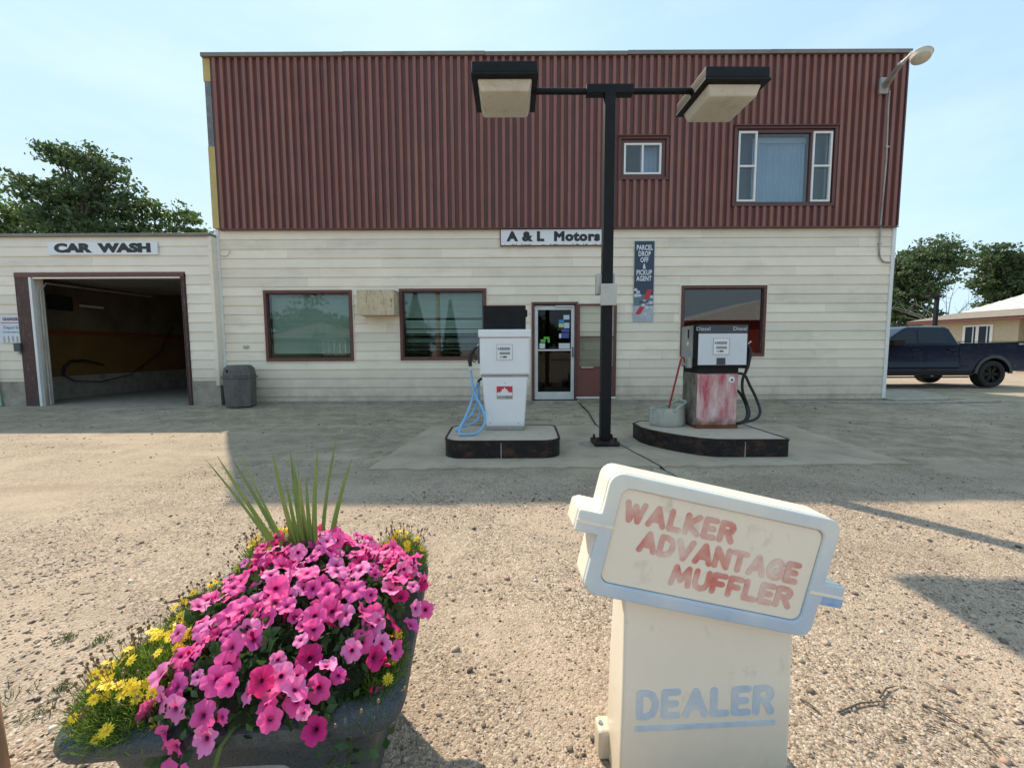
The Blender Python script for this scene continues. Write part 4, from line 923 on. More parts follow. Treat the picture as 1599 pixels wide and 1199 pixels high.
# ------------------------------------------------------------------ diesel pump
DY = 5.05; DXc = P(1122, 540, DY).x+.0; dx0 = P(1085.5, 540, DY).x; dx1 = P(1166, 540, DY).x; DD = .40
bx0_, bx1_ = P(1088, 625, DY).x, P(1150.5, 625, DY).x
z0_, z1_ = P(1120, 573.5, DY).z, P(1120, 506.5, DY).z; zl0 = P(1120, 582.5, DY).z
dpm = thing('diesel_pump', ((dx0+dx1)/2, DY+DD/2, IZ), 'old diesel pump with faded red rust streaked panel and black hoses', 'fuel pump')
m_faded = None
def faded_red():
    m = bpy.data.materials.new('faded_red_panel'); m.use_nodes = True; t = m.node_tree; n = t.nodes; l = t.links.new
    b = n['Principled BSDF']; b.inputs['Roughness'].default_value = .6
    tcn = n.new('ShaderNodeTexCoord'); mp = n.new('ShaderNodeMapping'); mp.inputs['Scale'].default_value = (9, 9, 2.6); l(tcn.outputs['Object'], mp.inputs[0])
    nz = n.new('ShaderNodeTexNoise'); nz.inputs['Scale'].default_value = 1; nz.inputs['Detail'].default_value = 8; nz.inputs['Roughness'].default_value = .65; l(mp.outputs[0], nz.inputs[0])
    r = n.new('ShaderNodeValToRGB'); r.color_ramp.elements[0].position = .36; r.color_ramp.elements[1].position = .66
    r.color_ramp.elements[0].color = (.66, .54, .50, 1); r.color_ramp.elements[1].color = (.46, .07, .10, 1)
    l(nz.outputs['Fac'], r.inputs[0])
    sp = n.new('ShaderNodeSeparateXYZ'); l(tcn.outputs['Object'], sp.inputs[0])
    n2 = n.new('ShaderNodeTexNoise'); n2.inputs['Scale'].default_value = 9; n2.inputs['Detail'].default_value = 6; l(tcn.outputs['Object'], n2.inputs[0])
    ma = n.new('ShaderNodeMath'); ma.operation = 'MULTIPLY_ADD'; l(n2.outputs['Fac'], ma.inputs[0]); ma.inputs[1].default_value = .34; l(sp.outputs['Z'], ma.inputs[2])
    mr = n.new('ShaderNodeMapRange'); l(ma.outputs[0], mr.inputs[0]); mr.inputs['From Min'].default_value = .20; mr.inputs['From Max'].default_value = .33; mr.inputs['To Min'].default_value = .95; mr.inputs['To Max'].default_value = 0
    mx = n.new('ShaderNodeMixRGB'); l(mr.outputs[0], mx.inputs[0]); l(r.outputs[0], mx.inputs[1]); mx.inputs[2].default_value = (.17, .075, .035, 1)
    l(mx.outputs[0], b.inputs['Base Color']); return m
MB().box(bx0_-.0, bx1_+.02, DY-.01, DY+DD-.03, IZ+.006, IZ+.035).build('base_plate', m_rust, dpm)
m_rustside = mat('rusty_grey_side', (.20, .185, .15), .7, var=.3, scale=6, dirt=(.07, .04, .025), dirt_amt=.9, dirt_scale=(8, 8, 4), dirt_pos=.45, bump=.1)
MB().box(bx0_-.015, bx1_+.012, DY+.012, DY+DD, IZ+.036, zl0-.0).build('lower_cabinet', m_rustside, dpm, bevel=.006)
MB().box(bx0_+.0, bx1_, DY-.006, DY+.011, IZ+.04, zl0-.012).build('front_panel', faded_red(), dpm, bevel=.006)
MB().box(bx0_-.01, bx1_+.005, DY+.0, DY+DD-.0, zl0+.001, z0_-.001).build('neck', m_black, dpm)
MB().box(dx0, dx1, DY-.03, DY+DD+.02, z0_, z1_).build('upper_cabinet', m_black, dpm, bevel=.008)
MB().box(dx0-.004, dx0-.0005, DY+.06, DY+DD+.0, z0_+.01, z1_-.01).build('side_panel', m_pumpside, dpm, bevel=.0)
MB().box(dx0-.0065, dx0-.0045, DY+.17, DY+.21, z1_-.16, z1_-.05).build('card_slot', m_black, dpm)
MB().lathe([(0, .006), (.022, .006), (.024, 0)], 12, M=Matrix.Translation((dx0-.0045, DY+.2, z1_-.23)) @ Matrix.Rotation(R_(-90), 4, 'Y')).build('side_badge', m_signwhite, dpm)
fx0, fx1 = dx0+.022, dx1-.018; zfm = P(1120, 521, DY).z
MB().box(fx0, fx1, DY-.040, DY-.031, z0_+.03, zfm).build('dial_face', mat('diesel_face', (.62, .66, .70), .35, var=.05, scale=3, dirt=(.35, .25, .18), dirt_amt=.7, dirt_scale=(16, 16, 16), dirt_pos=.68), dpm, bevel=.003)
MB().box(fx0, fx1, DY-.042, DY-.031, zfm+.001, z1_-.012).build('header_band', m_charcoal, dpm, bevel=.002)
m_gtext = mat('grey_lettering', (.42, .44, .46), .4)
for xx in (P(1096, 513, DY).x, P(1153, 513, DY).x):
    text('Diesel', .062, m_gtext, dpm, (xx-dpm.location.x, DY-.0425-dpm.location.y, (zfm+z1_)/2-IZ-.0), sx=1.1, bold=.001, ext=.0005)
dz_ = P(1123.5, 541, DY); display(dpm, dz_.x, dz_.z, DY-.0405, 1.02)
MB().box(dz_.x-.05, dz_.x+.055, DY-.046, DY-.0405, z0_+.034, z0_+.115).build('grade_plate', m_charcoal, dpm, bevel=.002)
MB().lathe([(0, .012), (.03, .010), (.04, 0)], 16, M=Matrix.Translation((P(1142, 593, DY).x, DY-.0065, P(1142, 593, DY).z)) @ Matrix.Rotation(R_(90), 4, 'X')).build('lock_plate', m_signwhite, dpm, smooth=True)
MB().lathe([(0, .018), (.012, .016), (.014, .011)], 10, M=Matrix.Translation((P(1142, 593, DY).x, DY-.0065, P(1142, 593, DY).z)) @ Matrix.Rotation(R_(90), 4, 'X')).build('lock', m_black, dpm, smooth=True)
# right side nozzle and hoses
ysd = DY+.1
MB().box(dx1+.001, dx1+.035, DY+.05, DY+.25, P(1168, 575, ysd).z, P(1168, 548, ysd).z).build('nozzle_holster', m_black, dpm, bevel=.01)
MB().tube([P(1167.5, 538, ysd), P(1171, 546, ysd), P(1170, 556, ysd), P(1167.5, 572, ysd), P(1164, 582, ysd)], [.012, .024, .03, .022, .017], 8).build('nozzle', m_rubber, dpm, smooth=True)
MB().tube([P(1168, 537, ysd), P(1173, 533, ysd)], .01, 8).build('spout', m_steel, dpm, smooth=True)
hA = [P(1150, 583, ysd), P(1158, 583.5, ysd), P(1164, 587, ysd), P(1171, 602, ysd), P(1180, 620, ysd), P(1187, 641, ysd-.05), P(1183, 652, ysd-.1), P(1172, 657, ysd-.12), P(1158, 660, ysd-.1), P(1149, 662, ysd-.05)]
hB = [P(1164, 582, ysd), P(1159.5, 594, ysd), P(1160, 612, ysd), P(1167, 632, ysd), P(1170, 646, ysd-.04), P(1165, 657, ysd-.08), P(1152, 662, ysd-.06)]
hC = [P(1151, 609, ysd+.05), P(1157, 616, ysd+.05), P(1164, 630, ysd+.02), P(1167, 645, ysd-.04), P(1163, 656, ysd-.08), P(1151, 661.5, ysd-.06)]
for h in (hA, hB, hC): MB().tube(floorz(crom(h), IZ+.02), .0165, 10).build('black_hose', m_rubber, dpm, smooth=True)

# wash bucket (oval watering tub) with red handled brush
bp_ = Z(1047, 666, IZ); BXc, BYc = bp_.x, bp_.y+.1
bk = thing('watering_bucket', (BXc, BYc, IZ+.006), 'grey oval metal bucket with loop handle on the diesel island', 'bucket')
def oval(rx, ry, z, n=28): return [(rx*math.cos(6.283*i/n), ry*math.sin(6.283*i/n), z) for i in range(n)]
b = MB(); b.loft([oval(.205, .14, .0), oval(.21, .145, .02), oval(.218, .15, .03), oval(.205, .14, .22), oval(.212, .147, .23), oval(.205, .141, .232), oval(.195, .132, .21), oval(.195, .13, .03)], caps=True)
b.build('tub', m_bucket, bk, smooth=True, local=True)
MB().tube(crom([Vector(v) for v in ((.02, -.15, .19), (.10, -.10, .235), (.20, -.03, .275), (.245, .02, .285), (.235, .06, .295), (.18, .085, .30), (.10, .06, .285), (.0, .03, .24))], 6), .017, 10).build('handle', m_bucket, bk, smooth=True, local=True)
MB().box(-.235, -.20, -.03, .03, .03, .225).build('spout_guard', m_bucket, bk, bevel=.01, local=True)
MB().tube([(-.2, -.08, .222), (-.23, -.1, .23)], .012, 8).build('lug', m_bucket, bk, local=True)
br = thing('squeegee', tuple(P(1045, 636, BYc)), 'red handled squeegee standing in the grey bucket, leaning on the diesel pump', 'squeegee')
MB().tube([P(1043.5, 648, BYc-.02), P(1045, 635, BYc), P(1063, 562, DY+.05)], .0125, 8).build('handle', m_handle, br, smooth=True)
e0 = P(1043, 650, BYc-.02); MB().box(e0.x-.09, e0.x+.09, e0.y-.012, e0.y+.012, e0.z-.05, e0.z+.0).build('head', m_rubber, br, bevel=.004)
e1 = P(1065, 556, DY+.05); MB().tube([P(1063, 562, DY+.05), P(1064.5, 557.5, DY+.05), P(1068, 559, DY+.07), P(1069, 566, DY+.08)], .010, 8).build('hook', m_handle, br, smooth=True)
MB().box(dx0-.055, dx0-.0045, DY+.05, DY+.15, z0_-.01, z0_+.12).build('squeegee_bracket', m_pumpside, dpm, bevel=.01)

# ------------------------------------------------------------------ right side slab, rubble rim
MB().prism([(8.3, 8.95), (9.55, 9.05), (10.2, 9.65), (10.9, 11.3), (8.3, 11.3)], -.06, .05, 'z').build('side_slab', m_conc, kind='structure', bevel=.01)
MB().prism([(6.0, 9.12), (6.0, 8.98), (8.6, 8.72), (10.6, 8.95), (10.4, 9.35), (9.6, 9.04), (8.31, 8.94), (8.2, 9.12)], -.06, .02, 'z').build('rough_edge', m_conc, kind='structure', bevel=.01)

# ------------------------------------------------------------------ pickup truck
TX, TY = 14.05, 12.15
tk = thing('pickup_truck', (TX, TY, 0), 'dark navy crew cab pickup truck parked beside the shop', 'pickup truck')
TW = 2.02
def arcw(cx, r, z, a0, a1, n=12): return [(cx+r*math.cos(R_(a0+(a1-a0)*i/n)), z+r*math.sin(R_(a0+(a1-a0)*i/n))) for i in range(n+1)]
wr = .48
# lower body side outline (x, z), front at -x
lo = [(-4.75, .45), (-4.25, .42)] + arcw(-3.72, wr, .40, 175, 5) + [(-3.18, .36), (-.56, .36)] + arcw(0, wr, .40, 175, 5) + [(.62, .48), (1.0, .55), (1.03, .9), (1.0, 1.33), (.9, 1.335), (-.98, 1.30), (-1.0, 1.27), (-3.2, 1.24), (-4.55, 1.12), (-4.8, 1.0), (-4.85, .7)]
def tbody():
    n = len(lo)
    rings = []
    for y, s_ in ((0.05, .0), (.0, .0), (TW, 0), (TW-.05, 0)):
        rings.append([(x, y, z) for x, z in lo])
    # bulge: side skin with shoulder set slightly in at the belt
    def yy(z, side):
        k = .0 if z < .95 else (z-.95)*.14
        if z < .6: k = (.6-z)*.12
        return k if side == 0 else TW-k
    r0 = [(x, yy(z, 0), z) for x, z in lo]; r1 = [(x, yy(z, 1), z) for x, z in lo]
    return MB().loft([r0, r1])
tbody().build('body', m_truck, tk, bevel=.02, local=True, angle=40)
# cab greenhouse
belt = [(-3.28, 1.235), (-.98, 1.275)]
def ringc(z, xf, xr, ins): return [(xf, ins, z), (xr, ins, z), (xr, TW-ins, z), (xf, TW-ins, z)]
MB().loft([ringc(1.22, -3.35, -.99, .06), ringc(1.32, -3.2, -1.0, .07), ringc(1.72, -2.55, -1.16, .19), ringc(1.80, -2.35, -1.27, .25), ringc(1.825, -2.2, -1.42, .34)]).build('cab', m_truck, tk, bevel=.04, local=True, seg=3)
def yside(z): return .072 + (z-1.32)*.30 - .006
def sidepane(pts, name='side_window'):
    a = [(x, yside(z)-.004, z) for x, z in pts]; c = [(x, yside(z)+.02, z) for x, z in pts]
    MB().loft([a, c]).build(name, m_trglass, tk, local=True)
    a = [(x, TW-yside(z)+.004, z) for x, z in pts]; c = [(x, TW-yside(z)-.02, z) for x, z in pts]
    MB().loft([a, c]).build(name, m_trglass, tk, local=True)
sidepane([(-2.17, 1.315), (-1.43, 1.32), (-1.30, 1.40), (-1.44, 1.69), (-2.12, 1.70)])
sidepane([(-3.05, 1.31), (-2.26, 1.315), (-2.21, 1.70), (-2.46, 1.69), (-2.75, 1.55)])
# door seams, handles
def seam(pts, wd=.009):
    b = MB()
    for (x0, z0), (x1, z1) in zip(pts, pts[1:]):
        dx, dz = x1-x0, z1-z0; L_ = math.hypot(dx, dz); nx_, nz2 = -dz/L_*wd/2, dx/L_*wd/2
        def ys(z): return (0 if z < .95 else (z-.95)*.14) if z > .6 else (.6-z)*.12
        b.add([(x0+nx_, ys(z0)-.0022, z0+nz2), (x1+nx_, ys(z1)-.0022, z1+nz2), (x1-nx_, ys(z1)-.0022, z1-nz2), (x0-nx_, ys(z0)-.0022, z0-nz2)], [(0, 1, 2, 3)])
    b.build('door_seam', m_black, tk, local=True)
seam([(-2.2, 1.24), (-2.2, .95), (-2.2, .6), (-2.2, .42)]); seam([(-.99, 1.29), (-.99, .95), (-.99, .6), (-.99, .38)], .014); seam([(-1.2, 1.25), (-1.18, .95), (-1.12, .8), (-1.1, .42)], .006); seam([(-3.15, .42), (-1.1, .42)], .008)
for hx in (-2.42, -1.33):
    MB().box(hx, hx+.19, -.012, .03, 1.10, 1.135).build('door_handle', m_truck, tk, bevel=.008, local=True)
# sculpted lower door crease
MB().loft([[(x_, .004, .56), (x_, -.032, .61), (x_, .0, .76)] for x_ in (-3.1, -1.03)]).build('body_crease', m_truck, tk, smooth=True, local=True)
MB().prism([(-3.15, .30), (-.75, .30), (-.68, .335), (-3.15, .335)], -.05, .10, 'y').build('running_board', m_black, tk, bevel=.01, local=True)
MB().box(-3.14, -.6, -.004, .05, .365, .50).build('rocker_panel', m_black, tk, bevel=.004, local=True)
MB().box(-3.08, -2.78, -.006, .012, .675, .69).build('door_badge', m_alu, tk, local=True)
MB().box(-3.18, -2.82, -.24, .02, 1.22, 1.42).build('side_mirror', m_black, tk, bevel=.03, local=True)
# bed rail cap, bed interior (dark top strip), tail lamp, bumper
MB().box(-.96, 1.0, .03, .13, 1.34, 1.356).build('bed_rail', m_black, tk, local=True); MB().box(-.96, 1.0, TW-.13, TW-.03, 1.34, 1.356).build('bed_rail', m_black, tk, local=True)
MB().box(.95, 1.045, -.008+.05, .16, .98, 1.31).build('tail_light', mat('tail_light', (.18, .01, .012), .15, coat=1), tk, bevel=.015, local=True)
MB().box(.62, 1.2, .02, TW-.02, .50, .70).build('rear_bumper', m_charcoal, tk, bevel=.03, local=True)
text('4X4', .075, m_alu, tk, (.82, .037, 1.27), sx=1.4, ext=.002, bold=.002)
for cx_t in (0, -3.72):
    ao = arcw(cx_t, wr+.075, .40, 178, 2, 16); ai = arcw(cx_t, wr-.01, .40, 178, 2, 16)
    for side in (0, 1):
        ya, yb = (-.03, .03) if side == 0 else (TW-.03, TW+.03)
        b = MB(); n = len(ao)
        b.loft([[(x, ya, z) for x, z in ai], [(x, ya, z) for x, z in ao], [(x, yb, z) for x, z in ao], [(x, yb, z) for x, z in ai]], caps=False, closed=False)
        b.build('wheel_arch', mat('arch_plastic', (.05, .05, .05), .6) if not bpy.data.materials.get('arch_plastic') else bpy.data.materials['arch_plastic'], tk, smooth=True, local=True)
    MB().box(cx_t-wr, cx_t+wr, .28, TW-.28, .5, .9).build('wheel_well', m_dark, tk, local=True)
wh0 = None
def wheel(x, y, flip):
    wo = bpy.data.objects.new('wheel', None); COL.objects.link(wo); wo.parent = tk; wo.location = (x, y, .395); wo.rotation_euler = (R_(90), 0, R_(180) if flip else 0)
    MB().lathe([(.24, -.0), (.27, .02), (.34, .03), (.385, .01), (.395, -.04), (.395, -.2), (.385, -.25), (.34, -.27), (.24, -.25)], 36).build('tyre', m_tyre, wo, smooth=True, local=True)
    b = MB(); b.lathe([(.245, .01), (.235, -.02), (.225, -.2)], 30); b.lathe([(0, -.03), (.05, -.03), (.07, -.05)], 16)
    for k in range(6):
        a = k*60
        for da in (-9, 9):
            Mx = Matrix.Rotation(R_(a+da), 4, 'Z')
            b.box(.04, .235, -.014, .014, -.055, -.015, M=Mx)
    b.build('rim', m_rim, wo, local=True)
    MB().lathe([(.0, -.10), (.20, -.10)], 20).build('brake_disc', m_charcoal, wo, local=True)
for x in (0, -3.72):
    wheel(x, .02, False); wheel(x, TW-.02, True)
MB().box(-4.4, .8, .5, TW-.5, .38, .55).build('chassis', m_dark, tk, local=True)
MB().tube([(.0, .2, .38), (.0, TW-.2, .38)], .06, 8).build('axle', m_dark, tk, local=True)

# ------------------------------------------------------------------ bungalow behind
hA_ = Vector((24.1, 25.6)); hB_ = Vector((25.1, 20.6)); dv = (hB_-hA_).normalized(); nv = Vector((-dv.y, dv.x))
if nv.x < 0: nv = -nv
hs = thing('bungalow', (hA_.x, hA_.y, 0), 'stucco bungalow with brown eaves and white upper roof behind the truck', 'house')
def HP(u, v, z):
    p = hA_ + dv*u + nv*v; return (p.x, p.y, z)
Ln = 10.0
def hloft(r0, r1, z0, z1):
    return [[HP(*p, z0) for p in r0], [HP(*p, z1) for p in r1]]
def rc(i, Lh=Ln, Wd=9): return [(i, i), (Lh-i, i), (Lh-i, Wd-i), (i, Wd-i)]
ez_ = 2.6
MB().loft(hloft([(.5, .5), (4.7, .5), (4.7, 8.5), (.5, 8.5)], [(.5, .5), (4.7, .5), (4.7, 8.5), (.5, 8.5)], -.1, ez_+.1)).loft(hloft([(4.7, 1.8), (9.5, 1.8), (9.5, 8.5), (4.7, 8.5)], [(4.7, 1.8), (9.5, 1.8), (9.5, 8.5), (4.7, 8.5)], -.1, ez_+.1)).build('wall', m_stucco, hs)
MB().loft(hloft(rc(0), rc(0), ez_, ez_+.17)).build('fascia', m_brown, hs)
MB().loft(hloft(rc(-.03), rc(1.6), ez_+.171, ez_+.62)).build('lower_roof', m_shingle, hs)
MB().loft(hloft(rc(1.6), rc(4.3), ez_+.621, ez_+2.0)).build('upper_roof', m_whiteroof, hs)
for k in range(9):
    i = 1.6+2.7*(k+.5)/9; z = ez_+.621+1.379*(k+.5)/9
    a, c = rc(i-.02), rc(i+.0)
    MB().loft(hloft(a, a, z-.02, z+.035), caps=False).build('roof_lap', mat('roof_lap_grey', (.5, .5, .5), .6) if not bpy.data.materials.get('roof_lap_grey') else bpy.data.materials['roof_lap_grey'], hs)
wu0, wu1 = 2.55, 3.65
f = MB().loft(hloft([(wu0-.08, .46), (wu1+.08, .46), (wu1+.08, .52), (wu0-.08, .52)], [(wu0-.08, .46), (wu1+.08, .46), (wu1+.08, .52), (wu0-.08, .52)], 1.0, 2.42)).build('window', m_white, hs)
for a, c in ((wu0+.04, wu0+.48), (wu0+.62, wu1-.04)):
    MB().loft(hloft([(a, .45), (c, .45), (c, .459), (a, .459)], [(a, .45), (c, .45), (c, .459), (a, .459)], 1.1, 2.32)).build('pane', m_trglass, f)
    for e in (c-.12,): MB().loft(hloft([(e, .44), (e+.05, .44), (e+.05, .449), (e, .449)], [(e, .44), (e+.05, .44), (e+.05, .449), (e, .449)], 1.1, 2.32)).build('curtain', m_curtain, f)
# small street lamp between house and trees
sp_ = P(1460.5, 500, 22.0)
stl = thing('street_lamp', (sp_.x, 22.0, 0), 'black box headed parking lamp standing in front of the right trees', 'street lamp')
MB().box(sp_.x-.07, sp_.x+.07, 21.93, 22.07, 0, P(1460, 465, 22).z).build('post', m_black, stl)
zz = P(1460, 465, 22).z; MB().box(sp_.x-.5, sp_.x+.09, 21.85, 22.15, zz, zz+.12).build('lamp_head', m_black, stl, bevel=.02)

# ------------------------------------------------------------------ trees
def leaf_mesh(name, centers, sizes, m, seed, flat=.0, droop=False):
    r = np.random.default_rng(seed); n = len(centers)
    a = r.normal(size=(n, 3)); a[:, 2] *= .6; a /= np.linalg.norm(a, axis=1)[:, None]
    t = r.normal(size=(n, 3)); b = np.cross(a, t); b /= np.linalg.norm(b, axis=1)[:, None]; c = np.cross(a, b)
    s = sizes[:, None]
    p0 = centers - b*s*.5; p1 = centers + c*s*.28 + a*s*.06; p2 = centers + b*s*.5; p3 = centers - c*s*.28 + a*s*.06
    Vv = np.stack([p0, p1, p2, p3], 1).reshape(-1, 3)
    Fs = (np.arange(n)[:, None]*4 + np.arange(4)).astype(np.int32)
    me = bpy.data.meshes.new(name); me.vertices.add(len(Vv)); me.vertices.foreach_set('co', Vv.ravel())
    me.loops.add(Fs.size); me.loops.foreach_set('vertex_index', Fs.ravel()); me.polygons.add(n); me.polygons.foreach_set('loop_start', np.arange(0, Fs.size, 4, dtype=np.int32))
    me.update(calc_edges=True); me.materials.append(m); return me
def tree(name, loc, H, blobs, nleaf, lsz, seed, label, m, group=None, trunk_r=.22, cat='tree', twigs=0):
    """blobs: (x, y, z, r) crown masses relative to the trunk foot"""
    r = np.random.default_rng(seed); t = thing(name, loc, label, cat, group)
    b = MB(); zf_ = min(bz for _, _, bz, _ in blobs)
    top = Vector((r.normal()*.3, r.normal()*.3, H*.72))
    mid = Vector((r.normal()*.15, r.normal()*.15, H*.35))
    b.tube(crom([Vector((0, 0, -.1)), mid*.5, mid, top], 4), [trunk_r*(1-.75*i/12) for i in range(13)], 8)
    for bx_, by_, bz_, br_ in blobs:
        tip = Vector((bx_, by_, bz_)); st_ = mid.lerp(top, max(0, min(.8, (bz_/H-.4)*1.4)))
        mm = st_.lerp(tip, .5) + Vector((r.normal()*.2, r.normal()*.2, -.15))
        b.tube([st_, mm, tip], [trunk_r*.45, trunk_r*.28, trunk_r*.1], 6)
        for _ in range(5):
            d = Vector(r.normal(size=3)); d.normalize(); b.tube([st_.lerp(tip, .7), tip + d*br_*.8], [trunk_r*.12, .012], 4)
    b.build('trunk', m_bark, t, smooth=True, local=True)
    vol = np.array([q[3]**2.2 for q in blobs]); vol /= vol.sum(); cs = []; ss = []
    for (bx_, by_, bz_, br_), fr in zip(blobs, vol):
        nc = max(6, int(nleaf*fr/26)); d = r.normal(size=(nc, 3)); d /= np.linalg.norm(d, axis=1)[:, None]
        rad = br_*(r.random(nc)**.42)*(1+.18*r.normal(size=nc)); rad *= 1 + .28*np.sin(d[:, 0]*5+bx_*3)*np.sin(d[:, 2]*6+bz_*2); cc = d*rad[:, None]*np.array([1, 1, .82]) + np.array([bx_, by_, bz_])
        per = 26; off = r.normal(size=(nc, per, 3))*max(.13, br_*.12)*np.array([1.3, 1.3, .5]); pts = (cc[:, None]+off).reshape(-1, 3)
        cs.append(pts); ss.append(lsz*r.uniform(.6, 1.35, len(pts)))
    me = leaf_mesh('crown', np.concatenate(cs), np.concatenate(ss), m, seed+50)
    o = bpy.data.objects.new('crown', me); COL.objects.link(o); o.parent = t
    return t
def at(px, Y): p = P(px, 500, Y); return (p.x, Y, 0)
def hz(py, Y, px=800): return P(px, py, Y).z
g = 'trees behind the car wash'
tree('leafy_tree', at(30, 19), 10, [(-1.2, 0, 7.6, 1.1), (.2, .3, 6.9, 1.1), (1.5, 0, 5.4, 1.3), (-.5, 0, 5.6, 1.4), (-2.2, .4, 8.0, 1.2), (-1.0, 0, 8.7, .7), (3, .5, 4.8, 1.3)], 10000, .19, 1, 'yellow green leafy tree at the far left above the car wash roof', m_leafm, g)
tree('leafy_tree', at(150, 18), 11, [(-1.0, 0, 9.3, .75), (.1, 0, 9.0, .8), (1.0, 0, 8.6, .8), (-1.7, 0, 7.9, 1.0), (-.2, .2, 7.8, 1.1), (1.2, .3, 7.4, 1.0), (-1.2, 0, 6.5, 1.3), (.4, 0, 6.3, 1.3), (1.6, 0, 5.9, 1.1), (0, 0, 5.0, 1.6)], 17000, .18, 2, 'tallest dark leafy tree standing behind the CAR WASH sign', m_leafd, g)
tree('leafy_tree', at(280, 19), 8.5, [(-.9, 0, 7.3, .75), (.3, .2, 7.2, .65), (1.0, 0, 6.6, .6), (-.2, 0, 6.2, .9), (.9, 0, 5.6, .8), (-1.2, 0, 6.1, .8), (0, 0, 5.0, 1.1)], 5600, .16, 3, 'thin crowned small tree beside the yellow corner boards', m_leafm, g, trunk_r=.12)
g = 'trees on the right beyond the truck'
tree('broad_tree', at(1432, 30), 10, [(-.8, 0, 7.0, 1.5), (1.0, 0, 7.7, 1.5), (2.4, 0, 7.2, 1.0), (-.9, 0, 5.2, 1.6), (.6, 0, 5.6, 1.3), (-.9, 0, 3.4, 1.6), (.6, 0, 3.0, 1.2), (-2.3, 0, 4.4, 1.5), (-2, 0, 6.3, 1.3)], 21000, .21, 5, 'broad dark tree right beside the shop corner above the truck cab', m_leafd, g)
tree('broad_tree', at(1556, 31), 10, [(-.6, 0, 7.6, 1.4), (.9, 0, 7.0, 1.4), (-.9, 0, 6.0, 1.2), (.6, 0, 5.2, 1.6), (1.8, .4, 6.0, 1.4), (.3, 0, 4.0, 1.1)], 15000, .21, 6, 'rounded dark tree rising over the bungalow roof', m_leafd, g)
tree('broad_tree', at(1600, 31), 10.5, [(0, 0, 7.7, 1.3), (1.2, 0, 6.6, 1.8), (-.4, 0, 5.8, 1.5), (.8, 0, 4.6, 1.8)], 11000, .21, 7, 'dark tree cut by the right edge of the photo', m_leafd, g)
# bare twigs between the right trees
b = MB(); r = random.Random(12)
bt = thing('bare_tree', at(1478, 28), 'leafless pale branches showing between the two right trees', 'bare tree')
for k in range(12):
    p0 = Vector((0, 0, 2.2)); a = r.uniform(-1.1, 1.5); L_ = r.uniform(2.2, 4.4)
    p1 = p0 + Vector((math.sin(a)*L_*.5, r.uniform(-.3, .3), math.cos(a)*L_*.55)); p2 = p1 + Vector((math.sin(a*1.3)*L_*.5, 0, math.cos(a*1.2)*L_*.45))
    b.tube([p0, p1, p2], [.045, .028, .01], 4)
    for j in range(4):
        q0 = p1.lerp(p2, r.random()); b.tube([q0, q0 + Vector((r.uniform(-.8, .8), 0, r.uniform(.1, .9)))], [.014, .007], 4)
b.build('branches', m_pumpside, bt, local=True); MB().tube([(0, 0, -.1), (0, 0, 2.25)], [.12, .06], 6).build('trunk', m_pumpside, bt, local=True)

# ------------------------------------------------------------------ across the street (seen in the panes)
def spruce(loc, H, R0, label, seed):
    t = thing('spruce_tree', loc, label, 'spruce'); r = np.random.default_rng(seed)
    MB().tube([(0, 0, 0), (0, 0, H)], [.18, .02], 6).build('trunk', m_bark, t, local=True)
    n = 7000; z = H*(.1+.9*r.random(n)**1.3); lay = np.abs(((z/H*14) % 1)-.5)*.5+.6; rad = R0*(1-z/H)**.9*lay*r.random(n)**.5; a = r.random(n)*6.283
    c = np.stack([rad*np.cos(a), rad*np.sin(a), z-rad*.25], -1)
    me = leaf_mesh('crown', c, np.full(n, .3), m_spruce, seed); o = bpy.data.objects.new('crown', me); COL.objects.link(o); o.parent = t
def refl(px, py, D):   # point behind the camera that mirrors into the pane at pixel px,py
    p = P(px, py, 2*BY + D); return Vector((p.x, -D, p.z))
p = refl(648, 460, 16); spruce((p.x, -16, 0), p.z+.3, 2.0, 'pointed spruce across the street mirrored in the shop window', 1)
p = refl(703, 470, 18); spruce((p.x, -18, 0), p.z, 1.3, 'slimmer spruce across the street mirrored in the shop window', 2)
p = refl(682, 400, 9); up_ = thing('utility_pole', (p.x, -9, 0), 'brown wooden utility pole mirrored in the shop window', 'utility pole')
MB().tube([(p.x, -9, -.1), (p.x, -9, 9)], [.17, .12], 10).build('post', m_polewood, up_, smooth=True); MB().box(p.x-1, p.x+1, -9.06, -8.94, 8.2, 8.35).build('crossarm', m_polewood, up_)
def gable(name, cx, cy, wx, wy, h, rh, mw, mr, label, axis_='x'):
    t = thing(name, (cx, cy, 0), label, 'house')
    MB().box(-wx/2, wx/2, -wy/2, wy/2, -.1, h).build('wall', mw, t, local=True)
    e = .5
    MB().prism([(-wx/2-e, h), (wx/2+e, h), (0, h+rh)], -wy/2-e, wy/2+e, 'y').build('roof', mr, t, local=True)
    return t
m_redwall = mat('red_wall', (.28, .035, .03), .7, var=.1)
t = gable('red_house', refl(1175, 500, 10).x+1.5, -13, 11, 6, 3.1, 1.6, m_redwall, m_whiteroof, 'red walled house with white roof mirrored in the right shop window')
t = gable('grey_house', refl(500, 500, 20).x, -24, 10, 7, 2.4, 1.4, mat('olive_wall', (.14, .17, .12), .8), m_shingle, 'green grey house with white window mirrored in the left shop window')
b = MB(); 
for k in range(5): b.box(-.1+k*.52, -.0+k*.52, 3.5, 3.56, .9, 2.1)
b.box(-.1, 2.08, 3.5, 3.55, 2.1, 2.2).box(-.1, 2.08, 3.5, 3.55, .8, .9).build('window', m_white, t, local=True)
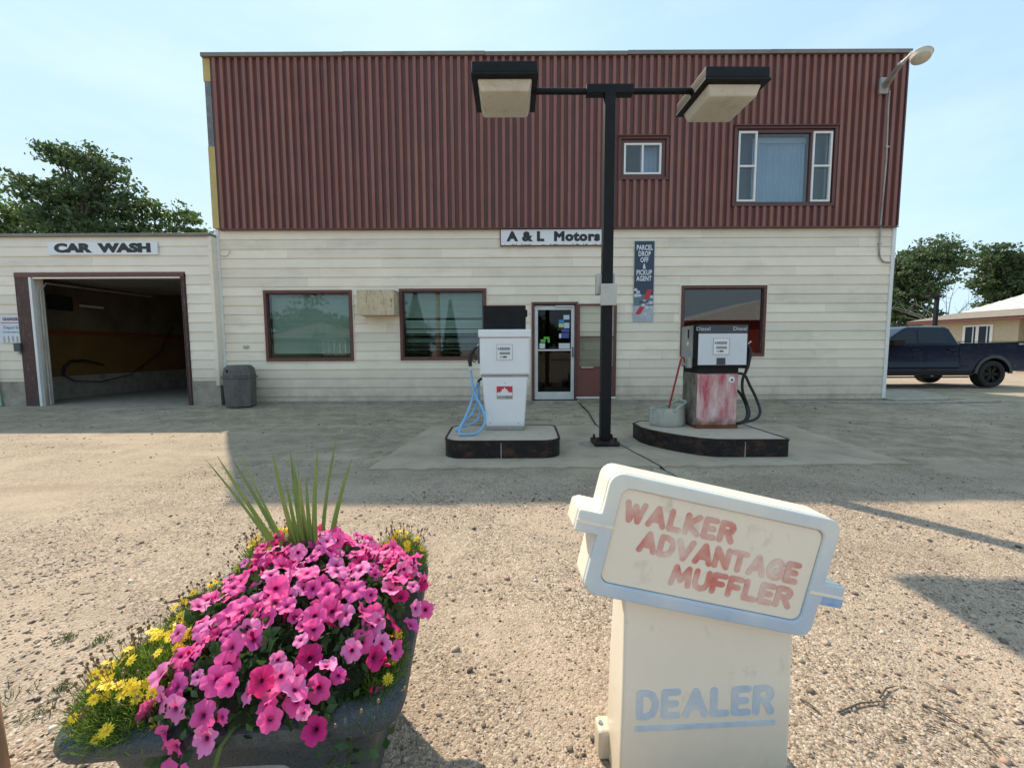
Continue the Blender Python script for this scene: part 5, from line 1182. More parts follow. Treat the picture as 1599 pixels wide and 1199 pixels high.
for i, (x, D, H, s_) in enumerate(((-17, 22, 4.5, 2.2), (-12.5, 27, 5.5, 2.6), (2.5, 30, 5, 2.4), (-22, 26, 6, 2.8), (8, 34, 3.4, 1.6), (34, 10, 7, 3.5), (42, 4, 7, 3.6), (50, 14, 8, 4), (38, 22, 7, 3.5), (58, 2, 8, 4))):  # last five: unseen trees added to darken what the truck paint mirrors
    tree('round_tree', (x, -D, 0), H, [(0, 0, H*.7, s_), (s_*.8, 0, H*.55, s_*.8), (-s_*.8, 0, H*.5, s_*.85)], 5000, .32, 70+i, ('round tree across the street behind the mirrored grey house', 'taller round tree across the street left of the mirrored spruces', 'round tree across the street mirrored behind the shop door', 'largest round tree across the street at the far mirrored left', 'small round tree across the street behind the mirrored red house', 'round tree beside the street mirrored in the truck door', 'round tree beside the street mirrored in the truck cab', 'big round tree beside the street mirrored in the truck bed side', 'round tree across the street mirrored low in the truck paint', 'farthest round tree along the street mirrored in the truck windows')[min(i, 9)], m_leafd, 'trees across the street')

# ------------------------------------------------------------------ planter
PC = Vector((-.60, 1.085, 0)); PYAW = R_(6); PZ = .41
plt = thing('planter', PC, 'square dark speckled plastic planter overflowing with pink petunias', 'planter', rz=PYAW)
def rsq(h, r, z, n=6):
    h *= .955
    o_ = []
    for cx, cy, a0 in ((h-r, -h+r, -90), (h-r, h-r, 0), (-h+r, h-r, 90), (-h+r, -h+r, 180)):
        for i in range(n+1):
            a = R_(a0+90*i/n); o_.append((cx+r*math.cos(a), cy+r*math.sin(a), z))
    return o_
MB().loft([rsq(.235, .05, -.02), rsq(.255, .05, .15), rsq(.300, .055, .37)], caps=True).build('tub', m_planter, plt, smooth=True, local=True)
MB().loft([rsq(.30, .06, .362), rsq(.33, .065, .364), rsq(.348, .07, .374), rsq(.354, .075, .39), rsq(.350, .075, .406), rsq(.335, .07, .416), rsq(.30, .05, .416), rsq(.28, .04, .40), rsq(.27, .035, .34)], caps=False).build('rim', m_planter, plt, smooth=True, local=True)
MB().prism([p_[:2] for p_ in rsq(.27, .035, 0)], .33, .385, 'z').build('soil', m_soil, plt, local=True)
MB().tube(crom([Vector(v) for v in ((-.18, -.292, .29), (-.05, -.294, .296), (.08, -.2945, .29), (.11, -.290, .27), (.2, -.288, .262))], 6), .003, 5).build('scratch_line', m_pumpside, plt, smooth=True, local=True)
Mpl = Matrix.Translation(PC) @ Matrix.Rotation(PYAW, 4, 'Z')
pet_r = random.Random(21)

def petunia_mesh(name, mp_, seed, fold=0):
    r = random.Random(seed); n = 40; rings = [(.0, -.62), (.10, -.35), (.17, -.06), (.45, .02), (.78, .05), (1.0, 0.02)]
    vs = [(0, 0, -.7)]; fs = []; mi = []
    ph = r.random()*6
    for j, (rr_, h) in enumerate(rings[1:]):
        for k in range(n):
            a = 6.283*k/n; lobe = 1 - (.24*(rr_**3))*(1-abs(math.cos(2.5*a+ph)))**2.2 + .02*math.sin(9*a+seed)*rr_
            ruff = .11*rr_**2*math.sin(5*a+ph*2) + .06*rr_**4*math.sin(11*a+seed) + .03*rr_**4*math.sin(17*a+2*seed) + fold*rr_**2*(.35*math.cos(a)**2)
            x = rr_*lobe*math.cos(a); y = rr_*lobe*math.sin(a); vs.append((x, y, h+ruff-.10*max(0, rr_-.6)*(1 if seed % 2 else -1)))
    for k in range(n): fs.append((0, 1+k, 1+(k+1) % n)); mi.append(1)
    for j in range(4):
        for k in range(n):
            b0 = 1+j*n; fs.append((b0+k, b0+n+k, b0+n+(k+1) % n, b0+(k+1) % n)); mi.append(1 if j == 0 else 0)
    me = bpy.data.meshes.new(name); me.from_pydata(vs, [], fs); me.materials.append(mp_); me.materials.append(m_throat)
    me.polygons.foreach_set('material_index', mi); me.polygons.foreach_set('use_smooth', [True]*len(fs)); me.update(); return me
def petal_mat(name, edge, inner):
    m = bpy.data.materials.new(name); m.use_nodes = True; t = m.node_tree; n = t.nodes; l = t.links.new; b = n['Principled BSDF']; b.inputs['Roughness'].default_value = .55; b.inputs['Specular IOR Level'].default_value = .3
    tcn = n.new('ShaderNodeTexCoord'); mp = n.new('ShaderNodeMapping'); mp.inputs['Scale'].default_value = (1, 1, 0); l(tcn.outputs['Object'], mp.inputs[0])
    ln = n.new('ShaderNodeVectorMath'); ln.operation = 'LENGTH'; l(mp.outputs[0], ln.inputs[0])
    nm = n.new('ShaderNodeVectorMath'); nm.operation = 'NORMALIZE'; l(mp.outputs[0], nm.inputs[0])
    vz = n.new('ShaderNodeTexNoise'); vz.inputs['Scale'].default_value = 6.5; vz.inputs['Detail'].default_value = 3; l(nm.outputs[0], vz.inputs[0])
    ad = n.new('ShaderNodeMath'); ad.operation = 'MULTIPLY_ADD'; l(vz.outputs['Fac'], ad.inputs[0]); ad.inputs[1].default_value = .55; l(ln.outputs['Value'], ad.inputs[2])
    r = n.new('ShaderNodeValToRGB'); e = r.color_ramp.elements; e.new(.6); e.new(.85)
    for i, (p_, c_) in enumerate(((.26, tuple(x*.35 for x in inner)), (.38, inner), (.58, edge), (.9, tuple(min(1, x*1.12+.02) for x in edge)))): e[i].position = p_; e[i].color = (*c_, 1)
    mr = n.new('ShaderNodeMath'); mr.operation = 'MULTIPLY'; l(ad.outputs[0], mr.inputs[0]); mr.inputs[1].default_value = .78; l(mr.outputs[0], r.inputs[0])
    oi = n.new('ShaderNodeObjectInfo'); rg_ = n.new('ShaderNodeMapRange'); rg_.inputs['To Min'].default_value = .86; rg_.inputs['To Max'].default_value = 1.15; l(oi.outputs['Random'], rg_.inputs[0])
    rh = n.new('ShaderNodeMapRange'); rh.inputs['To Min'].default_value = .496; rh.inputs['To Max'].default_value = .514; l(oi.outputs['Random'], rh.inputs[0])
    hv = n.new('ShaderNodeHueSaturation'); l(rg_.outputs[0], hv.inputs['Value']); l(rh.outputs[0], hv.inputs['Hue']); l(r.outputs[0], hv.inputs['Color']); l(hv.outputs[0], b.inputs['Base Color'])
    tr = n.new('ShaderNodeBsdfTranslucent'); ms = n.new('ShaderNodeMixShader'); ms.inputs[0].default_value = .4; l(hv.outputs[0], tr.inputs['Color'])
    l(b.outputs[0], ms.inputs[1]); l(tr.outputs[0], ms.inputs[2]); l(ms.outputs[0], n['Material Output'].inputs[0]); return m
m_pk = [petal_mat('petal_pink', (.92, .11, .44), (.66, .03, .27)), petal_mat('petal_pale_pink', (.95, .25, .58), (.78, .08, .38)), petal_mat('petal_magenta', (.72, .02, .23), (.42, .006, .11))]
pmesh = {}
for ci in range(3): pmesh[ci] = [petunia_mesh('flower', m_pk[ci], s_, fold) for s_, fold in ((1, 0), (2, .25), (3, -.3), (4, .6), (5, -.1), (6, .9), (7, -.55))]

# mound surface in planter coordinates
def mound(u, v):
    d2_ = ((u-.055)/.31)**2 + ((v+.03)/.335)**2
    d2_ *= 1 + .30*noise.noise(Vector((u*7, v*7, 3.3)))
    lump = .030*noise.noise(Vector((u*11, v*11, 1.7)))+.012*noise.noise(Vector((u*27, v*27, .7)))
    return PZ + lump + .17*math.sqrt(max(0, 1-min(1, d2_))) if d2_ < 1 else PZ - .16*(math.sqrt(d2_)-1)/.25
def mnorm(u, v):
    e = .02; gx = (mound(u+e, v)-mound(u-e, v))/(2*e); gy = (mound(u, v+e)-mound(u, v-e))/(2*e)
    return Vector((-gx, -gy, 1)).normalized()
pet = thing('petunia_plant', (PC.x, PC.y, PZ), 'mass of pink petunias spilling over the front of the planter', 'petunias', rz=PYAW)
placed = []
tries = 0
while len(placed) < 235 and tries < 60000:
    tries += 1
    a = pet_r.random()*6.283; rr_ = math.sqrt(pet_r.random())*1.12
    u, v = .055+.31*rr_*math.cos(a), -.03+.335*rr_*math.sin(a)
    # leave the left-front and back corners to the yellow daisies
    if u < -.17: continue
    if rr_ > 1.03 and u < .0 and v > -.25: continue
    if rr_ > 1 and v > .2: continue
    if rr_ > 1.0 and u < -.05 and v > -.25: continue
    z = mound(u, v) + pet_r.choice((pet_r.uniform(-.014, .016), pet_r.uniform(-.014, .016), pet_r.uniform(.0, .035)))
    if rr_ > 1 and (mound(u, v) < PZ-.07 or v < -.38 or u > .31): continue
    p_ = Vector((u, v, z))
    if any((p_-q_).length < .0255*(.85 if pet_r.random() < .3 else 1) for q_ in placed): continue
    if vn(u*10, v*10, .55, 3) < -.33: continue
    placed.append(p_)
    nrm = mnorm(u, v); view = (Mpl.inverted() @ Vector((0, 0, CAM_H))) - p_; view.normalize()
    d = (nrm*.9 + Vector((0, -.55, .25))*.7 + Vector((pet_r.gauss(0, .5), pet_r.gauss(0, .45), pet_r.gauss(0, .25)))).normalized()
    q_ = d.to_track_quat('Z', 'Y')
    back = (v > .05 and u < .02) or (v > .2)
    ci = 2 if (pet_r.random() < (.62 if back and u < .02 else .10)) else (1 if pet_r.random() < .38 else 0)  # back left mostly deep magenta: shade there put into the petal colour
    me = pet_r.choice(pmesh[ci]); o = bpy.data.objects.new('flower', me); COL.objects.link(o); o.parent = pet
    s_ = pet_r.choice((pet_r.uniform(.014, .020), pet_r.uniform(.021, .0275), pet_r.uniform(.021, .029))); o.scale = (s_, s_, s_*1.0); o.location = (u, v, z-PZ+.012)
    o.rotation_mode = 'QUATERNION'; from mathutils import Quaternion
    o.rotation_quaternion = q_ @ Quaternion((0, 0, 1), pet_r.random()*6.283)
b = MB()
for k in range(34):
    a = pet_r.random()*6.283; rr_ = math.sqrt(pet_r.random())*1.0; u, v = .055+.31*rr_*math.cos(a), -.03+.335*rr_*math.sin(a)
    if u < -.15: continue
    c0 = Vector((u, v, mound(u, v)-PZ)); d_ = (mnorm(u, v)+Vector((pet_r.gauss(0, .5), pet_r.gauss(0, .5), .3))).normalized()
    b.tube([c0, c0+d_*.016, c0+d_*.028, c0+d_*.034], [.0015, .0025, .004, .001], 6)
b.build('buds', m_pk[2], pet, local=True, smooth=True, kind='stuff')
# leaves
r = np.random.default_rng(31); cs = []
while len(cs) < 4600:
    a = r.random()*6.283; rr_ = math.sqrt(r.random())*1.08; u, v = .055+.31*rr_*math.cos(a), -.03+.335*rr_*math.sin(a)
    if u < -.2: continue
    if u > .305 or v < -.35 or (rr_ > 1.04 and v > .1): continue
    cs.append((u, v, mound(u, v)-PZ - r.random()**1.5*.09))
me = leaf_mesh('foliage', np.array(cs), r.uniform(.018, .036, len(cs)), m_petleaf, 3)
o = bpy.data.objects.new('foliage', me); COL.objects.link(o); o.parent = pet; o['kind'] = 'stuff'
m_inner = mat('inner_mound_shade', (.02, .035, .014), .9, var=.4, scale=30)  # dark dome under the leaves, shade of the gaps put into its colour
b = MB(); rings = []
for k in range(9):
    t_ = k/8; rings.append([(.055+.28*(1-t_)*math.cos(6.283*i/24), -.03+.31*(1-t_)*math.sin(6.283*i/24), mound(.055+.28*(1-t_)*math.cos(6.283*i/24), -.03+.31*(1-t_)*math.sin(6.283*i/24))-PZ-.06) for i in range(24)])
b.loft(rings, caps=False).build('dark_inner_mound', m_inner, pet, local=True, smooth=True)

# daisies
def daisy_mesh(seed):
    r = random.Random(seed); vs = []; fs = []; mi = []; n = 12
    for k in range(n):
        a = 6.283*k/n + r.uniform(-.08, .08); w_ = .19; b0 = len(vs); ca, sa = math.cos(a), math.sin(a); dz = r.uniform(-.12, .12)
        def pt(rad, off, h): return (rad*ca - off*sa, rad*sa + off*ca, h)
        vs += [pt(.22, -.07, .02), pt(.65, -w_, .06+dz*.5), pt(1.0, -.06, dz), pt(1.0, .06, dz), pt(.65, w_, .06+dz*.5), pt(.22, .07, .02)]
        fs.append(tuple(range(b0, b0+6))); mi.append(0)
    b0 = len(vs)
    for rad, h in ((.30, .03), (.22, .14), (0.02, .18)):
        for k in range(8): vs.append((rad*math.cos(6.283*k/8), rad*math.sin(6.283*k/8), h))
    for j in range(2):
        for k in range(8): fs.append((b0+j*8+k, b0+j*8+(k+1) % 8, b0+j*8+8+(k+1) % 8, b0+j*8+8+k)); mi.append(1)
    fs.append(tuple(range(b0+16, b0+24))); mi.append(1)
    me = bpy.data.meshes.new('flower'); me.from_pydata(vs, [], fs); me.materials.append(m_daisy); me.materials.append(m_daisyc)
    me.polygons.foreach_set('material_index', mi); me.update(); return me
dmesh = [daisy_mesh(s_) for s_ in range(4)]
def daisy_clump(center, radii, hgt, nf, nfeather, nspent, seed, label, base=PZ, drop=0):
    """ellipsoidal clump in planter coords"""
    r = random.Random(seed); t = thing('daisy_plant', tuple(Mpl @ Vector((center[0], center[1], base))), label, 'daisies', 'yellow daisy clumps in the planter', rz=PYAW)
    def surf(u, v):
        d_ = u*u+v*v; return hgt*math.sqrt(max(0, 1-d_)) - drop*max(0, -v)*.6 - drop*max(0, -u)*.5
    vs = []; fs = []
    for _ in range(nfeather):
        a = r.random()*6.283; q_ = math.sqrt(r.random()); u, v = q_*math.cos(a), q_*math.sin(a)
        z = surf(u, v)*r.uniform(.35, 1.02) - .01
        p_ = Vector((u*radii[0], v*radii[1], z)); d = (Vector((u*.7, v*.7, .8)) + Vector((r.gauss(0, .4), r.gauss(0, .4), r.gauss(0, .3)))).normalized()
        L_ = r.uniform(.018, .04); w_ = Vector((r.gauss(0, 1), r.gauss(0, 1), r.gauss(0, 1))).cross(d).normalized()*.0011
        b0 = len(vs); vs += [tuple(p_-w_), tuple(p_+w_), tuple(p_+d*L_+w_*.5), tuple(p_+d*L_-w_*.5)]; fs.append((b0, b0+1, b0+2, b0+3))
        for sgn in (-1, 1):
            d2_ = (d + w_.normalized()*sgn*.9).normalized(); m_ = p_+d*L_*r.uniform(.3, .7); b0 = len(vs)
            vs += [tuple(m_), tuple(m_+d2_*L_*.45+w_*.6), tuple(m_+d2_*L_*.5)]; fs.append((b0, b0+1, b0+2))
    me = bpy.data.meshes.new('foliage'); me.from_pydata(vs, [], fs); me.materials.append(m_feather); o = bpy.data.objects.new('foliage', me); COL.objects.link(o); o.parent = t; o['kind'] = 'stuff'
    for _ in range(nf):
        a = r.random()*6.283; q_ = math.sqrt(r.random())*1.0; u, v = q_*math.cos(a), q_*math.sin(a)
        z = surf(u, v)+r.uniform(.0, .03); p_ = (u*radii[0]*1.04, v*radii[1]*1.04, z)
        d = (Vector((u*.8, v*.8-.45, .8)) + Vector((r.gauss(0, .35), r.gauss(0, .35), 0))).normalized()
        o = bpy.data.objects.new('flower', r.choice(dmesh)); COL.objects.link(o); o.parent = t; s_ = r.uniform(.010, .0135); o.scale = (s_,)*3; o.location = p_
        o.rotation_mode = 'QUATERNION'; o.rotation_quaternion = d.to_track_quat('Z', 'Y') @ Quaternion((0, 0, 1), r.random()*6)
    b = MB()
    for _ in range(nspent):
        a = r.random()*6.283; q_ = math.sqrt(r.random()); u, v = q_*math.cos(a), q_*math.sin(a); z = surf(u, v)
        p_ = Vector((u*radii[0], v*radii[1], z-.01)); e_ = p_+Vector((u*.03+r.gauss(0, .008), v*.03+r.gauss(0, .008), r.uniform(.03, .06)))
        b.tube([p_, p_.lerp(e_, .5)+Vector((r.gauss(0, .003), 0, 0)), e_], .0007, 3, cap=False); b.tube([e_, e_+Vector((0, 0, .006))], [.0035, .002], 5)
    b.build('spent_heads', m_dry, t, local=True, kind='stuff')
    return t
daisy_clump((-.215, -.20), (.125, .135), .085, 85, 4200, 110, 1, 'large yellow daisy clump over the left front corner of the planter', drop=.04)
daisy_clump((-.235, .0), (.085, .15), .07, 44, 2000, 80, 5, 'yellow daisies along the left side of the planter behind the front clump', drop=.02)
daisy_clump((-.13, .24), (.13, .09), .15, 60, 2800, 120, 2, 'yellow daisy clump at the back left beside the spiky leaves')
daisy_clump((.25, .25), (.08, .06), .12, 14, 1500, 60, 3, 'small daisy clump at the back right corner of the planter')
daisy_clump((.26, -.2), (.06, .13), .04, 14, 1500, 12, 4, 'few yellow daisies peeking out at the planter right edge', drop=.05)

# spike plant: every blade a leaf
spk = thing('spike_plant', tuple(Mpl @ Vector((.0, .14, PZ+.02))), 'dracaena with tall thin upright leaves in the middle of the planter', 'spike plant')
SB = Mpl @ Vector((.0, .14, PZ+.06)); Ys = SB.y
tips = [(320, 716), (339, 712), (362, 716), (374, 706), (424, 702), (453, 700), (457, 712), (447, 750), (496, 702), (527, 674), (549, 716), (478, 742), (436, 760), (465, 730), (253, 942), (462, 772)]
for k, (tx_, ty_) in enumerate(tips):
    Yk = Ys + random.Random(k).uniform(-.10, .12); T = P(tx_, ty_, Yk)
    if (tx_, ty_) == (253, 942): base = Mpl @ Vector((-.10, .03, PZ+.10)); T = P(tx_, ty_, Ys-.12)
    else: base = SB + Vector(((tx_-440)*.00035, random.Random(k+9).uniform(-.02, .02), -.03))
    dirv = T-base; L_ = dirv.length; n = 8; side = dirv.cross(Vector((0, 1, 0)) if k % 3 else Vector((.5, 1, 0))).normalized(); vs = []; fs = []
    bow = (T.x-base.x)*.10
    for i in range(n+1):
        t_ = i/n; c_ = base + dirv*t_ + Vector((0, -.02*math.sin(t_*3.14), 0)) + Vector((-bow*math.sin(t_*3.14)*.6, 0, abs(bow)*math.sin(t_*3.14)*.4))
        w_ = .0105*(1-t_)**.55*(.65+.35*min(1, t_*6)) + .0005
        vs += [tuple(c_-side*w_), tuple(c_+Vector((0, .004*(1-t_), 0))), tuple(c_+side*w_)]
    for i in range(n):
        q_ = i*3; fs += [(q_, q_+1, q_+4, q_+3), (q_+1, q_+2, q_+5, q_+4)]
    MB().add(vs, fs).build('leaf', m_spike if k != 14 else m_dry, spk, smooth=True, fix=False, angle=180)
# fallen blade hanging over the rim
tag(MB().tube([Mpl @ Vector((.03, -.30, .43)), Mpl @ Vector((.01, -.36, .41)), Mpl @ Vector((-.01, -.365, .34)), Mpl @ Vector((-.06, -.33, .25))], [.004, .005, .004, .002], 4).build('grass_blade', m_spike, smooth=True), 'single green blade drooping over the planter front rim', 'leaf blade')

# ------------------------------------------------------------------ moulded dealer sign
SY = R_(2.8); SO = Vector((.50, 1.0, 0))
sg = thing('dealer_sign', SO, 'faded white moulded plastic WALKER ADVANTAGE MUFFLER dealer sign on the gravel', 'sign', rz=SY)
sb = P(1107, 1100, 1.0); print('signref', sb, P(970, 1100, 1.0), P(1243, 1100, 1.0))
hwp = .2225
SH = .80
MB().loft([[(-hwp-.006, 0, -.02), (hwp+.004, 0, -.02), (hwp+.0, .15, -.02), (-hwp-.0, .15, -.02)], [(-hwp, 0, .3), (hwp, 0, .3), (hwp-.004, .14, .3), (-hwp+.004, .14, .3)], [(-hwp+.002, 0.004, .64), (hwp-.003, 0.004, .64), (hwp-.012, .12, .64), (-hwp+.012, .12, .64)]])\
    .build('post', m_deal, sg, bevel=.012, local=True, seg=3)
MB().box(-hwp-.03, hwp+.03, .11, .17, -.02, .07).build('base_foot', m_deal, sg, bevel=.012, local=True, seg=3)
MB().lathe([(0, .004), (.006, .004), (.007, 0)], 8, M=Matrix.Translation((-hwp-.018, .14, .0705))).build('bolt', m_steel, sg, local=True)
TL, TR, BRr, BL = [P(x, y, .99) for x, y in ((953, 738), (1312, 821), (1266, 992), (905, 916))]
HC = (TL+TR+BRr+BL)/4; Mi = (Matrix.Translation(SO) @ Matrix.Rotation(SY, 4, 'Z')).inverted()
HCl = Mi @ HC; ul = (Mi @ TR - Mi @ TL); hang = math.atan2(ul.z, ul.x); hl, hh = ((TR-TL).length+(BRr-BL).length)/4, ((TL-BL).length+(TR-BRr).length)/4*1.04
print('head', HCl, math.degrees(hang), hl, hh)
Mh2 = Matrix.Translation((HCl.x-.004, -.022, HCl.z+.009)) @ Matrix.Rotation(-hang, 4, 'Y')     # local x along the panel, z up across it
def rrect(l, h, r, n=5):
    o_ = []
    for cx, cz, a0 in ((l-r, h-r, 0), (-l+r, h-r, 90), (-l+r, -h+r, 180), (l-r, -h+r, 270)):
        for i in range(n+1): a = R_(a0+90*i/n); o_.append((cx+r*math.cos(a), cz+r*math.sin(a)))
    return o_
tabL = (.02, .027); tabR = (-.035, .027)
def outline(l, h, r, tl=.055, n=5):
    o_ = []
    def corner(cx, cz, a0): return [(cx+r*math.cos(R_(a0+90*i/n)), cz+r*math.sin(R_(a0+90*i/n))) for i in range(n+1)]
    rc0 = corner(l-r, h-r, 0)     # right->top
    o_ += [(l, tabR[0]-tabR[1]), (l+tl, tabR[0]-tabR[1]+.0), (l+tl, tabR[0]+tabR[1]), (l, tabR[0]+tabR[1])]
    o_ += rc0 + corner(-l+r, h-r, 90)
    o_ += [(-l, tabL[0]+tabL[1]), (-l-tl, tabL[0]+tabL[1]), (-l-tl, tabL[0]-tabL[1]), (-l, tabL[0]-tabL[1])]
    o_ += corner(-l+r, -h+r, 180) + corner(l-r, -h+r, 270)
    return o_
def blue_border():
    m = bpy.data.materials.new('faded_blue_border'); m.use_nodes = True; t = m.node_tree; n = t.nodes; l = t.links.new
    b = n['Principled BSDF']; b.inputs['Roughness'].default_value = .42
    tcn = n.new('ShaderNodeTexCoord'); nz = n.new('ShaderNodeTexNoise'); nz.inputs['Scale'].default_value = 7; nz.inputs['Detail'].default_value = 7; l(tcn.outputs['Object'], nz.inputs[0])
    sp = n.new('ShaderNodeSeparateXYZ'); l(tcn.outputs['Object'], sp.inputs[0])
    # paint survives towards the lower right of the border
    a = n.new('ShaderNodeMath'); a.operation = 'MULTIPLY_ADD'; l(sp.outputs['Z'], a.inputs[0]); a.inputs[1].default_value = -1.35; a.inputs[2].default_value = 1.02
    c = n.new('ShaderNodeMath'); c.operation = 'MULTIPLY_ADD'; l(nz.outputs['Fac'], c.inputs[0]); c.inputs[1].default_value = .85; l(a.outputs[0], c.inputs[2])
    r = n.new('ShaderNodeValToRGB'); e = r.color_ramp.elements; e.new(.5); e.new(.8)
    for i, (p_, cc) in enumerate(((.35, (.74, .74, .68)), (.62, (.58, .64, .68)), (.88, (.42, .52, .66)), (1, (.14, .30, .58)))): e[i].position = p_; e[i].color = (*cc, 1)
    l(c.outputs[0], r.inputs[0]); l(r.outputs[0], b.inputs['Base Color']); return m
m_blueb = blue_border()
def worn_print(name, col, under, lo=.40, hi=.62, scale=9):
    m = bpy.data.materials.new(name); m.use_nodes = True; t = m.node_tree; n = t.nodes; l = t.links.new; b = n['Principled BSDF']; b.inputs['Roughness'].default_value = .5
    tcn = n.new('ShaderNodeTexCoord'); nz = n.new('ShaderNodeTexNoise'); nz.inputs['Scale'].default_value = scale; nz.inputs['Detail'].default_value = 7; nz.inputs['Roughness'].default_value = .6; l(tcn.outputs['Object'], nz.inputs[0])
    r = n.new('ShaderNodeValToRGB'); e = r.color_ramp.elements; e[0].position = lo; e[1].position = hi; e[0].color = (*under, 1); e[1].color = (*col, 1)
    l(nz.outputs['Fac'], r.inputs[0]); l(r.outputs[0], b.inputs['Base Color']); return m
m_wred = worn_print('worn_red_print', (.60, .13, .10), (.78, .64, .55), .40, .64, 6)
m_wblue = worn_print('worn_blue_print', (.42, .52, .65), (.64, .66, .66), .35, .62, 12)
TH = .105; ol = outline(hl, hh, .032); IL, IH = hl-.036, hh-.034
back = outline(hl-.015, hh-.015, .032, .05)
# shell: outline extruded back, front border ring
def ring3(pts, y): return [Mh2 @ Vector((x, y, z)) for x, z in pts]
mid_ = outline(hl, hh, .032)
hd = MB().loft([ring3(ol, .004), ring3(mid_, TH*.75), ring3(back, TH)], caps=True).build('head_shell', m_deal, sg, bevel=.006, local=True, angle=45)
# front border: ring between outline and inner opening -> triangulated strip via bmesh fill
def ring_plate(name, outer, inner, y0, y1, m, parent):
    bm = bmesh.new()
    vo = [bm.verts.new(Mh2 @ Vector((x, y0, z))) for x, z in outer]; vi = [bm.verts.new(Mh2 @ Vector((x, y0, z))) for x, z in inner]
    es = [bm.edges.new((vo[i], vo[(i+1) % len(vo)])) for i in range(len(vo))] + [bm.edges.new((vi[i], vi[(i+1) % len(vi)])) for i in range(len(vi))]
    rres = bmesh.ops.triangle_fill(bm, use_beauty=True, use_dissolve=False, edges=es)
    fc = [f_ for f_ in bm.faces]
    ex = bmesh.ops.extrude_face_region(bm, geom=fc); vv = [g_ for g_ in ex['geom'] if isinstance(g_, bmesh.types.BMVert)]
    off = (Mh2.to_3x3() @ Vector((0, y1-y0, 0)))
    for v_ in vv: v_.co += off
    bmesh.ops.recalc_face_normals(bm, faces=bm.faces)
    me = bpy.data.meshes.new(name); bm.to_mesh(me); bm.free(); me.materials.append(m); o = bpy.data.objects.new(name, me); COL.objects.link(o); o.parent = parent
    bv = o.modifiers.new('bevel', 'BEVEL'); bv.width = .005; bv.segments = 3; bv.limit_method = 'ANGLE'; bv.angle_limit = R_(50)
    me.polygons.foreach_set('use_smooth', [True]*len(me.polygons)); wn = o.modifiers.new('wn', 'WEIGHTED_NORMAL')
    return o
ring_plate('border', outline(hl-.001, hh-.001, .031), rrect(IL, IH, .022), -.012, .0035, m_blueb, sg)
MB().loft([ring3(rrect(IL-.001, IH-.001, .022), -.0045), ring3(rrect(IL-.001, IH-.001, .022), .003)]).build('panel', m_deal, sg, bevel=.002, local=True)
MB().box(hl+.001, hl+.054, -.0128, -.0105, tabR[0]-tabR[1]+.001, tabR[0]-.004, M=Mh2).build('tab_face', worn_print('strong_blue', (.13, .30, .58), (.30, .45, .66), .4, .6, 20), sg, local=True, label='tab end where the blue paint is still strong')
# thin parting grooves at the tabs
for sgn, tb in ((-1, tabL), (1, tabR)):
    a_, c_ = sorted((sgn*(hl-.035), sgn*(hl+.056)))
    MB().box(a_, c_, -.0135, -.0115, tb[0]-.0035, tb[0]+.0035, M=Mh2).build('parting_line', m_deal, sg, local=True)
e3 = Mh2.to_euler(); rot = (Mh2.to_3x3() @ Matrix.Rotation(R_(90), 3, 'X')).to_euler()
GL = {'W': (1.05, [[(0,1),(.26,0),(.52,.85),(.79,0),(1.05,1)]]), 'A': (.9, [[(0,0),(.45,1),(.9,0)], [(.2,.33),(.7,.33)]]), 'L': (.6, [[(0,1),(0,0),(.6,0)]]),
      'K': (.75, [[(0,0),(0,1)], [(.72,1),(.05,.48),(.75,0)]]), 'E': (.62, [[(.62,1),(0,1),(0,0),(.62,0)], [(0,.5),(.52,.5)]]),
      'R': (.72, [[(0,0),(0,1),(.42,1),(.62,.93),(.7,.76),(.62,.58),(.42,.5),(0,.5)], [(.4,.5),(.72,0)]]),
      'D': (.76, [[(0,0),(0,1),(.34,1),(.6,.9),(.74,.65),(.74,.35),(.6,.1),(.34,0),(0,0)]]), 'V': (.85, [[(0,1),(.425,0),(.85,1)]]),
      'N': (.74, [[(0,0),(0,1),(.74,0),(.74,1)]]), 'T': (.78, [[(0,1),(.78,1)], [(.39,1),(.39,0)]]),
      'G': (.82, [[(.76,.82),(.6,.96),(.4,1),(.18,.9),(.03,.68),(0,.5),(.03,.3),(.18,.1),(.4,0),(.62,.04),(.8,.2),(.8,.44),(.48,.44)]]),
      'M': (.98, [[(0,0),(.12,1),(.49,.25),(.86,1),(.98,0)]]), 'U': (.72, [[(0,1),(0,.32),(.1,.1),(.36,0),(.62,.1),(.72,.32),(.72,1)]]),
      'F': (.6, [[(0,0),(0,1),(.6,1)], [(0,.5),(.5,.5)]])}
def stroke_word(word, x0, x1, z0, h, sw, y, m, M):
    """rounded painted strokes: x0..x1 along the panel, baseline z0, cap height h, stroke width sw"""
    gap = .36 if len(word) > 6 else .42
    tot = sum(GL[c][0] for c in word)+gap*(len(word)-1); k = (x1-x0-sw)/tot; b = MB(); x = x0+sw/2; q = 0; r_ = sw/2; hh_ = h-sw
    for c in word:
        wd_, strokes = GL[c]
        for st_ in strokes:
            pts = [(x+px_*k, z0+r_+pz_*hh_) for px_, pz_ in st_]
            for (ax, az), (cx, cz) in zip(pts, pts[1:]):
                a_ = math.atan2(cz-az, cx-ax); q += 1; yy = y-.00004*q
                pl_ = [(cx+r_*math.cos(a_-math.pi/2+math.pi*t/7), cz+r_*math.sin(a_-math.pi/2+math.pi*t/7)) for t in range(8)] + [(ax+r_*math.cos(a_+math.pi/2+math.pi*t/7), az+r_*math.sin(a_+math.pi/2+math.pi*t/7)) for t in range(8)]
                b.prism(pl_, yy, y+.004, 'y', M=M)
        x += (wd_+gap)*k
    return b.build('lettering', m, sg, local=True)
